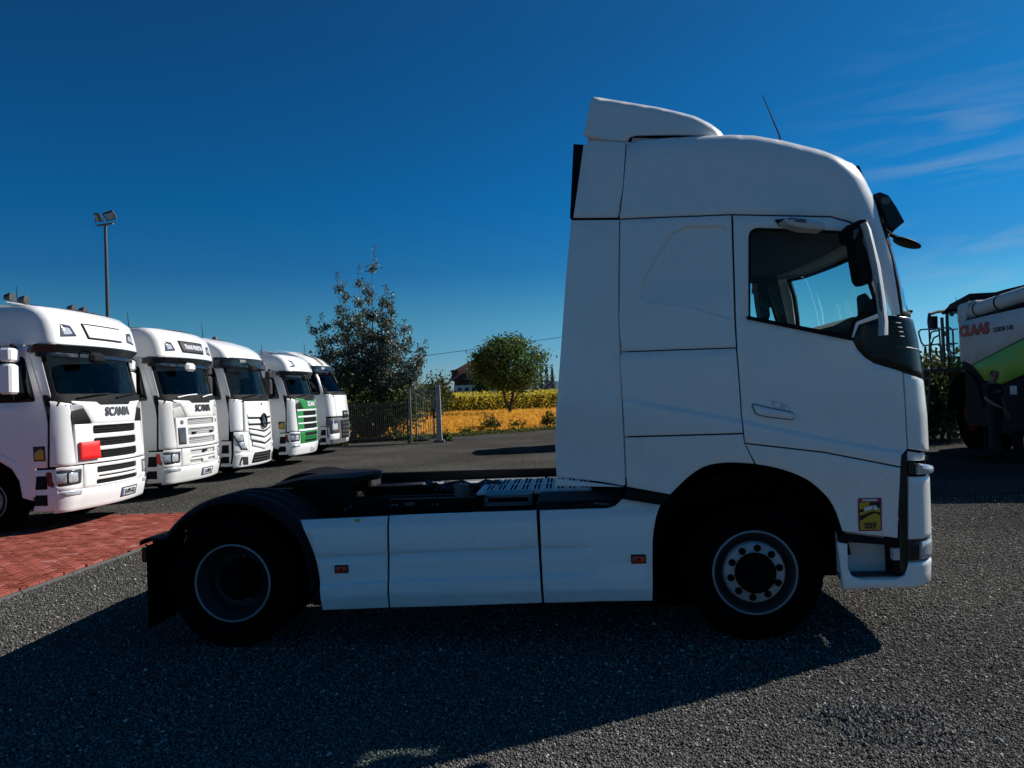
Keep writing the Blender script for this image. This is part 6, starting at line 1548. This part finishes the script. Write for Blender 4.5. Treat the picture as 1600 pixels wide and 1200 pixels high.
def walnut():
    g = np.random.default_rng(33); T = thing('walnut_tree', 'round dark green tree standing alone in front of the maize field', 'tree', (gx(796, Yw), Yw, 0)); q = MB(); C = []
    q.tube([(0, 0, 0), (.15, 0, 1.0), (.45, 0, 2.2), (.6, 0, 3.6)], [.22, .17, .13, .08], 8); q.tube([(0, 0, .3), (-.45, .1, 1.4), (-.7, .1, 2.6), (-.9, 0, 4.0)], [.15, .12, .10, .06], 7); q.tube([(.1, 0, .8), (.9, -.1, 1.9), (1.7, 0, 2.9)], [.11, .09, .05], 6)
    fork = [Vector((.5, 0, 2.6)), Vector((-.7, .1, 2.6)), Vector((1.5, 0, 2.7)), Vector((.6, 0, 3.6)), Vector((-.9, 0, 4.0))]
    for i in range(135):
        d = g.normal(size=3); d /= np.linalg.norm(d); r_ = .45 + .55 * g.random() ** .45
        c = Vector((d[0] * 3.55 * r_ + .05, d[1] * 3.2 * r_, 5.05 + d[2] * (3.15 if d[2] > 0 else 2.75) * r_))
        if c.x < -1 and c.z < 3.2: c.z = 3.3
        f = min(fork, key=lambda p: (p - c).length); q.tube([f, f.lerp(c, .5) + Vector((0, 0, .15)), c], [.05, .03, .012], 4, False)
        n = int(95 + 60 * g.random()); s_ = .38 + .22 * g.random(); C += [tuple(np.array(c) + g.normal(size=3) * s_ * np.array([1.1, 1.1, .75])) for _ in range(n)]
    C = np.array(C); q.build('trunk', M_BARK, T, fix=False); leaves('crown', C, .27 * (.6 + .8 * g.random(len(C))), M_WAL, T, g, asp=.55)
walnut()
tree('field_tree', 'small dark tree beside the red roofed house', (gx(764, 140), 140, 0), 8.6, M_WAL, 3000, .40, 35, trunks=2, base=.2, depth=2, scat=.5)
for i, (px, Y, h) in enumerate(((656, 70, 4.6), (672, 76, 4.2), (687, 84, 3.4))):
    tree('shrub_tree', ['rounded green tree just left behind the iron gate', 'rounded green tree seen over the middle of the gate', 'low olive bush right behind the gate post'][i], (gx(px, Y), Y, 0), h, M_BUSH, 2600, .26, 40 + i, trunks=3, spread=.8, base=.1, depth=2, scat=.5, group='bushes behind the gate')
def conifer(label, x, Y, h, seed, group):
    g = np.random.default_rng(seed); T = thing('conifer_tree', label, 'tree', (x, Y, 0), 0, group); q = MB(); q.tube([(0, 0, 0), (0, 0, h)], [.14, .02], 6); q.build('trunk', M_BARK, T)
    n = 1100; z = h * (.06 + .94 * g.random(n) ** 1.25); rr = (h - z) * .26 * np.sqrt(g.random(n)) * (.75 + .3 * np.sin(z * 5)) + .05; a = g.random(n) * 2 * PI
    leaves('crown', np.c_[rr * np.cos(a), rr * np.sin(a), z], .34, M_CONI, T, g, asp=.35)
for i, px in enumerate((836, 846, 855, 864)): conifer(['dark conifer half hidden by the round tree', 'dark conifer just right of the round tree', 'tallest dark conifer left of the cab', 'dark conifer touching the cab edge'][i], gx(px, 150), 150, (6.0, 6.8, 7.6, 7.2)[i], 60 + i, 'dark conifers behind the maize')
for i, (px, h) in enumerate(((1441, 5.6), (1449, 6.8), (1457, 7.3), (1466, 6.6), (1476, 6.9), (1487, 6.2))): conifer(['leftmost conifer of the row behind the harvester rails', 'second conifer from the left behind the harvester rails', 'tallest conifer behind the harvester rails', 'conifer behind the thick post of the harvester platform', 'conifer behind the harvester cab door frame', 'rightmost conifer, beside the harvester body'][i], gx(px, 110), 110, h, 70 + i, 'conifers far behind the harvester')
# dark hedge bushes in the shade behind the harvester
for i, (px, Y, h) in enumerate(((1446, 24, 2.0), (1462, 23.6, 2.25), (1478, 24.2, 2.15), (1496, 24, 2.1))):
    tree('hedge_bush', ['hedge bush nearest the cab behind the harvester ladder', 'hedge bush behind the harvester ladder', 'hedge bush behind the harvester platform', 'hedge bush behind the harvester wheel'][i], (gx(px, Y), Y, 0), h, M_BUSH, 5200, .13, 80 + i, trunks=7, spread=.75, base=.0, depth=2, scat=.36, group='hedge bushes behind the harvester', first=.7)
# maize
g = np.random.default_rng(5)
n = 60000; x = -70 + 150 * g.random(n); yf = 104 + (x + 5) * -.02; y = yf + 34 * g.random(n) ** 2.2; row = np.round(x / .35) * .35; z = 2.55 * g.random(n) ** .72 + g.normal(size=n) * .08
zt_ = np.clip(z, .05, 2.6 + .15 * np.sin(x * 1.7) + .1 * np.sin(x * 4.1 + y))
leaves('maize_field', np.c_[x + g.normal(size=n) * .1, y, zt_], .42 * (.6 + .7 * g.random(n)), M_MAIZE, None, g, asp=.28, up=.55, kind='stuff')
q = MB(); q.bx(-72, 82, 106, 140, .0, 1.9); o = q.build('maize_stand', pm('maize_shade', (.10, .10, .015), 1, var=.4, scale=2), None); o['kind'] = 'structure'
# stubble stalks and dry grass in front of the maize
n = 13000; yy = 1 / (1 / 40.5 + g.random(n) * (1 / 104 - 1 / 40.5)); xx = gx(500, 1) * yy + g.random(n) * (gx(900, 1) - gx(500, 1)) * yy; lim = eC.y + 1.2 + (xx - eC.x) * .55
k = yy > lim
leaves('stubble_stalks', np.c_[xx, yy, .10 + .1 * g.random(n)][k], .26 * (.6 + .8 * g.random(k.sum())), M_STRAW, None, g, asp=.22, up=.9, kind='stuff')
# green verge along the yard edge
n = 9000; px_ = 545 + 330 * g.random(n); C = []
for p in px_:
    e = ground(p, float(np.interp(p, [545, 690, 860, 880], [692, 684, 672, 671]))); C.append((e.x + g.normal() * .3, e.y + .3 + abs(g.normal()) * .8, abs(g.normal()) * .07))
leaves('verge_grass', C, .12 * (.5 + g.random(n)), M_WEED, None, g, asp=.25, up=.9, kind='stuff')
def clump(label, px, py, w, h, seed, n=700, mat=None, size=.13):
    g = np.random.default_rng(seed); e = ground(px, py); T = thing('weed_clump', label, 'plant', (e.x, e.y, 0), 0, 'weeds along the edge of the yard'); q = MB(); C = []
    for s in range(14):
        a = g.random() * 2 * PI; r_ = w * .5 * math.sqrt(g.random()); hh = h * (1 - .6 * (r_ / (w * .5)) ** 2) * (.6 + .5 * g.random()); b = Vector((r_ * math.cos(a) * .5, r_ * math.sin(a) * .4, 0)); t = Vector((r_ * math.cos(a), r_ * math.sin(a) * .6, hh))
        q.tube([b, b.lerp(t, .5) + Vector((0, 0, hh * .1)), t], [.012, .009, .004], 4, False)
        for _ in range(n // 14): u = g.random(); C.append(b.lerp(t, u) + Vector(g.normal(size=3)) * .10)
    C = [c for c in C if c[2] > .01]
    q.build('stem', M_WEED, T, fix=False); leaves('foliage', C, size * (.6 + .8 * g.random(len(C))), mat or M_WEED, T, g, asp=.45, up=.4)
for i, (px, py, w, h, n_, lb) in enumerate(((764, 673, 1.5, .85, 1300, 'widest dark green weed clump at the yard edge'), (808, 671, 1.0, .6, 600, 'small green weed clump right of the widest one'), (858, 669, 1.0, .95, 900, 'weed clump beside the white cab edge'), (728, 678, .8, .35, 300, 'low weeds right of the gate post'), (660, 689, 1.0, .28, 600, 'low weeds at the foot of the gate'), (697, 689, .7, .30, 500, 'leafy weeds at the foot of the tall gate post'), (520, 697, 1.3, .30, 800, 'weeds in front of the farthest lorry'), (560, 688, 1.6, .55, 700, 'weeds at the foot of the fence by the farthest lorry'), (620, 688, 1.6, .5, 700, 'weeds at the foot of the fence by the gate'))): clump(lb, px, py, w, h, 90 + i, n_)
# understorey bushes behind the fence
for i, (px, Y, h, m_) in enumerate(((556, 35.5, 2.4, M_WEED), (585, 36, 2.2, M_BUSH), (612, 35.6, 2.3, M_BUSH), (632, 36.2, 2.1, M_WEED))):
    tree('hedge_bush', ['olive bush behind the fence beside the farthest lorry', 'dark bush behind the fence under the silver tree', 'dark bush behind the middle of the fence', 'olive bush behind the fence next to the gate'][i], (gx(px, Y), Y, 0), h, m_, 2000, .13, 110 + i, trunks=5, spread=.7, base=.03, depth=2, scat=.3, group='bushes behind the fence', first=.75)

# ================================================================== fence, gate, pole, house, cable
M_FENCE = pm('dark_fence_paint', (.014, .015, .015), .6, var=.2)
M_GALV = pm('galvanised_steel', (.17, .18, .18), .55, metal=.2, var=.2)
M_POLE = pm('dark_pole_paint', (.075, .08, .085), .5, metal=.2, var=.15)
M_POST = pm('grey_gate_post', (.26, .26, .255), .7, var=.15)
Yg = 32.0
g0, g1 = at(643, 690, Yg), at(689, 690, Yg)
fa = math.atan2(0, 1)
F_ = thing('bar_fence', 'dark vertical bar fence between the farthest lorry and the gate', 'fence', (gx(530, Yg), Yg, 0))
wf = g0.x - gx(530, Yg) - .1
zt_f = 1.75
proto = None; nb_ = int(wf / .085)
for i in range(nb_):
    if proto is None:
        q = MB(); q.bx(-.012, .012, -.012, .012, .08, zt_f); proto = q.build('fence_bar', M_FENCE, F_); o = proto
    else: o = proto.copy(); COL.objects.link(o); o.parent = F_
    o.location = (.05 + i * .085, 0, 0)
for z in (.18, 1.55):
    q = MB(); q.bx(0, wf, .013, .05, z, z + .05); q.build('fence_rail', M_FENCE, F_)
for i in range(2):
    q = MB(); q.bx(i * (wf - .06), i * (wf - .06) + .06, -.03, .03, 0, zt_f + .05); q.build('fence_post', M_FENCE, F_)
G_ = thing('iron_gate', 'narrow grey iron gate of thin vertical bars', 'gate', (g0.x, Yg, 0))
wg = g1.x - g0.x; zg = at(660, 609, Yg).z
for x, z1, w in ((-.02, zg + .05, .09), ):
    q = MB(); q.bx(x - w / 2, x + w / 2, -.05, .05, 0, z1, .006); q.build('gate_post', M_GALV, G_)
xb = .22
q = MB(); q.bx(xb - .03, xb + .03, -.03, .03, .12, zg - .02); q.build('gate_frame', M_GALV, G_)
q = MB(); q.bx(xb + .03, wg - .28, -.025, .025, zg - .08, zg - .03); q.build('gate_rail', M_GALV, G_)
q = MB(); q.bx(xb + .03, wg - .28, -.025, .025, .14, .19); q.build('gate_rail', M_GALV, G_)
q = MB(); q.bx(wg - .28, wg - .23, -.03, .03, .12, zg - .02); q.build('gate_frame', M_GALV, G_)
proto = None
for i in range(7):
    if proto is None:
        q = MB(); q.bx(-.011, .011, -.011, .011, .19, zg - .08); proto = q.build('gate_bar', M_GALV, G_); o = proto
    else: o = proto.copy(); COL.objects.link(o); o.parent = G_
    o.location = (xb + .1 + i * (wg - .36 - xb) / 6.4, 0, 0)
q = MB(); q.bx(wg - .30, wg - .20, -.06, -.03, 1.0, 1.4, .01); q.build('gate_lock', M_FENCE, G_)
zp_ = at(684, 601, Yg).z
GP = thing('gate_post', 'tall pale concrete post at the right end of the gate', 'post', (wg + g0.x - .06, Yg, 0))
q = MB(); q.loft([[(sx * w, sy * w, z) for sx, sy in ((-1, -1), (1, -1), (1, 1), (-1, 1))] for w, z in ((.13, 0), (.11, .3), (.09, zp_ - .06), (.06, zp_))]); q.build('shaft', M_POST, GP, sharp=30)
q = MB(); q.bx(-.22, .22, -.2, .2, 0, .10, .02); q.build('footing', M_CONC, GP)
# floodlight pole
Yp = 27.0
P_ = at(168, 480, Yp); ztp_ = at(168, 352, Yp).z
FL = thing('floodlight_pole', 'tall thin pole with two floodlights behind the row of lorries', 'light pole', (P_.x, Yp, 0), R(-20))
q = MB(); q.tube([(0, 0, 0), (0, 0, ztp_)], [.085, .05], 10); q.build('pole', M_POLE, FL)
q = MB(); q.bx(-.36, .36, -.03, .03, ztp_, ztp_ + .06); q.build('crossbar', M_GALV, FL)
for s, rx in ((-1, 28), (1, 40)):
    rot = Matrix.Rotation(R(rx), 3, 'X') @ Matrix.Rotation(R(25 * s), 3, 'Z')
    q = MB(); q.box((s * .27, -.05, ztp_ + .30), (.36, .10, .30), .015, rot); hd_ = q.build('floodlight', M_FENCE, FL)
    q = MB(); q.box(Vector((s * .27, -.05, ztp_ + .30)) + rot @ Vector((0, -.053, 0)), (.29, .008, .23), .002, rot); q.build('lamp_glass', M_LAMP, hd_)
    q = MB(); q.tube([(s * .27 - .19, 0, ztp_ + .30), (s * .27 - .19, 0, ztp_ + .06), (s * .27 + .19, 0, ztp_ + .06), (s * .27 + .19, 0, ztp_ + .30)], .014, 5); q.build('bracket', M_FENCE, hd_)
# house behind the maize
M_ROOF = pm('brown_red_roof', (.085, .034, .028), .85, var=.25, scale=1.2, bump=.4, bscale=3)
M_HWALL = pm('house_white_wall', (.62, .61, .60), .8, var=.08)
M_HBROWN = pm('house_dark_boards', (.045, .030, .024), .85, var=.2)
Yh = 150.0
def hx(px): return gx(px, Yh)
HO = thing('house', 'dark red roofed house with a white lower wall beyond the maize', 'house', (hx(708), Yh, 0))
W_ = hx(790) - hx(708); zz = lambda py, px=720: at(px, py, Yh).z
q = MB(); q.bx(.2, W_ * .95, 0, 9, 0, zz(602)); q.build('lower_wall', M_HWALL, HO)
q = MB(); q.bx(.3, W_ * .94, .3, 8.7, zz(602), zz(592)); q.build('upper_wall', M_HBROWN, HO)
for px in (716, 727, 738):
    q = MB(); q.bx(hx(px) - hx(708), hx(px) - hx(708) + .7, -.03, .1, zz(613), zz(606)); wn = q.build('window', M_BGLOSS, HO)
    q = MB(); q.bx(hx(px) - hx(708) - .08, hx(px) - hx(708) + .78, -.06, .0, zz(613) - .08, zz(613)); q.build('sill', M_HWALL, wn)
z0, z1, z2 = zz(594), zz(578), zz(563)
q = MB(); q.loft([[(-.5, -.6, z0), (W_ + .3, -.6, z0), (W_ + .3, 9.5, z0), (-.5, 9.5, z0)], [(.25, .9, z1), (W_ - .4, .9, z1), (W_ - .4, 8.2, z1), (.25, 8.2, z1)], [(W_ * .42, 4.2, z2 + .4), (W_ * .75, 4.2, z2 + .4), (W_ * .75, 4.9, z2 + .4), (W_ * .42, 4.9, z2 + .4)]]); rf_ = q.build('roof', M_ROOF, HO, sharp=20)
q = MB(); q.bx(W_ * .42, W_ * .42 + .7, 4, 4.7, z2 - .2, z2 + 1.3); q.build('chimney', M_HBROWN, rf_)
q = MB(); q.bx(hx(722) - hx(708), hx(722) - hx(708) + 1.1, -.3, 1.2, zz(591), zz(584)); dm = q.build('dormer', M_HBROWN, rf_)
q = MB(); q.bx(hx(708) - hx(708) - .2, hx(718) - hx(708), .2, 6, zz(583), zz(577.5)); q.build('roof_ledge', M_ROOF, HO)
# far hill, the blue of distant haze is in its colour
n_ = 24; xs = np.linspace(-420, 260, n_); q = MB()
q.loft([[(x, 1500 + 30 * math.sin(x * .01), -5) for x in xs], [(x, 1560, 20 + 9 * math.sin(x * .013 + 1) + 5 * math.sin(x * .031)) for x in xs], [(x, 1800, -5) for x in xs]], closed=False, caps=False); o = q.build('hill', pm('hazy_woodland', (.10, .17, .20), 1, var=.15, scale=.02), None, sharp=None, fix=False); o['kind'] = 'structure'
# overhead cable
Yc = 75.0; a, b, c = at(440, 590, Yc), at(655, 557, Yc), at(875, 525, Yc); q = MB(); d = (c - b); e_ = c + d * 2.0
pts = [b + d * (t / 10) - Vector((0, 0, .35 * (1 - ((t - 12) / 20) ** 2))) + Vector((0, 0, .22)) for t in range(-9, 17, 2)]
q.tube(pts, .028, 5); cb = q.build('power_cable', M_GREY, None); tag(cb, 'thin overhead cable rising to the right above the round tree', 'cable')
for nm, p in (('utility_pole', pts[-1]), ):
    U = thing(nm, 'utility pole carrying the overhead cable, hidden behind the cab', 'pole', (p.x, p.y, 0)); q = MB(); q.tube([(0, 0, 0), (0, 0, p.z + .3)], [.15, .1], 8); q.build('pole', M_BARK, U); q = MB(); q.tube([(0, 0, p.z - .02), (0, 0, p.z + .1)], .05, 8); q.build('insulator', M_WPLAST, U)
# a lorry standing behind the foreground cab; it throws the long shadow behind the catwalk
BT = lorry('green', (2.3, 27.2, 0), R(183), 'white lorry standing behind the foreground cab, facing left', group=None)
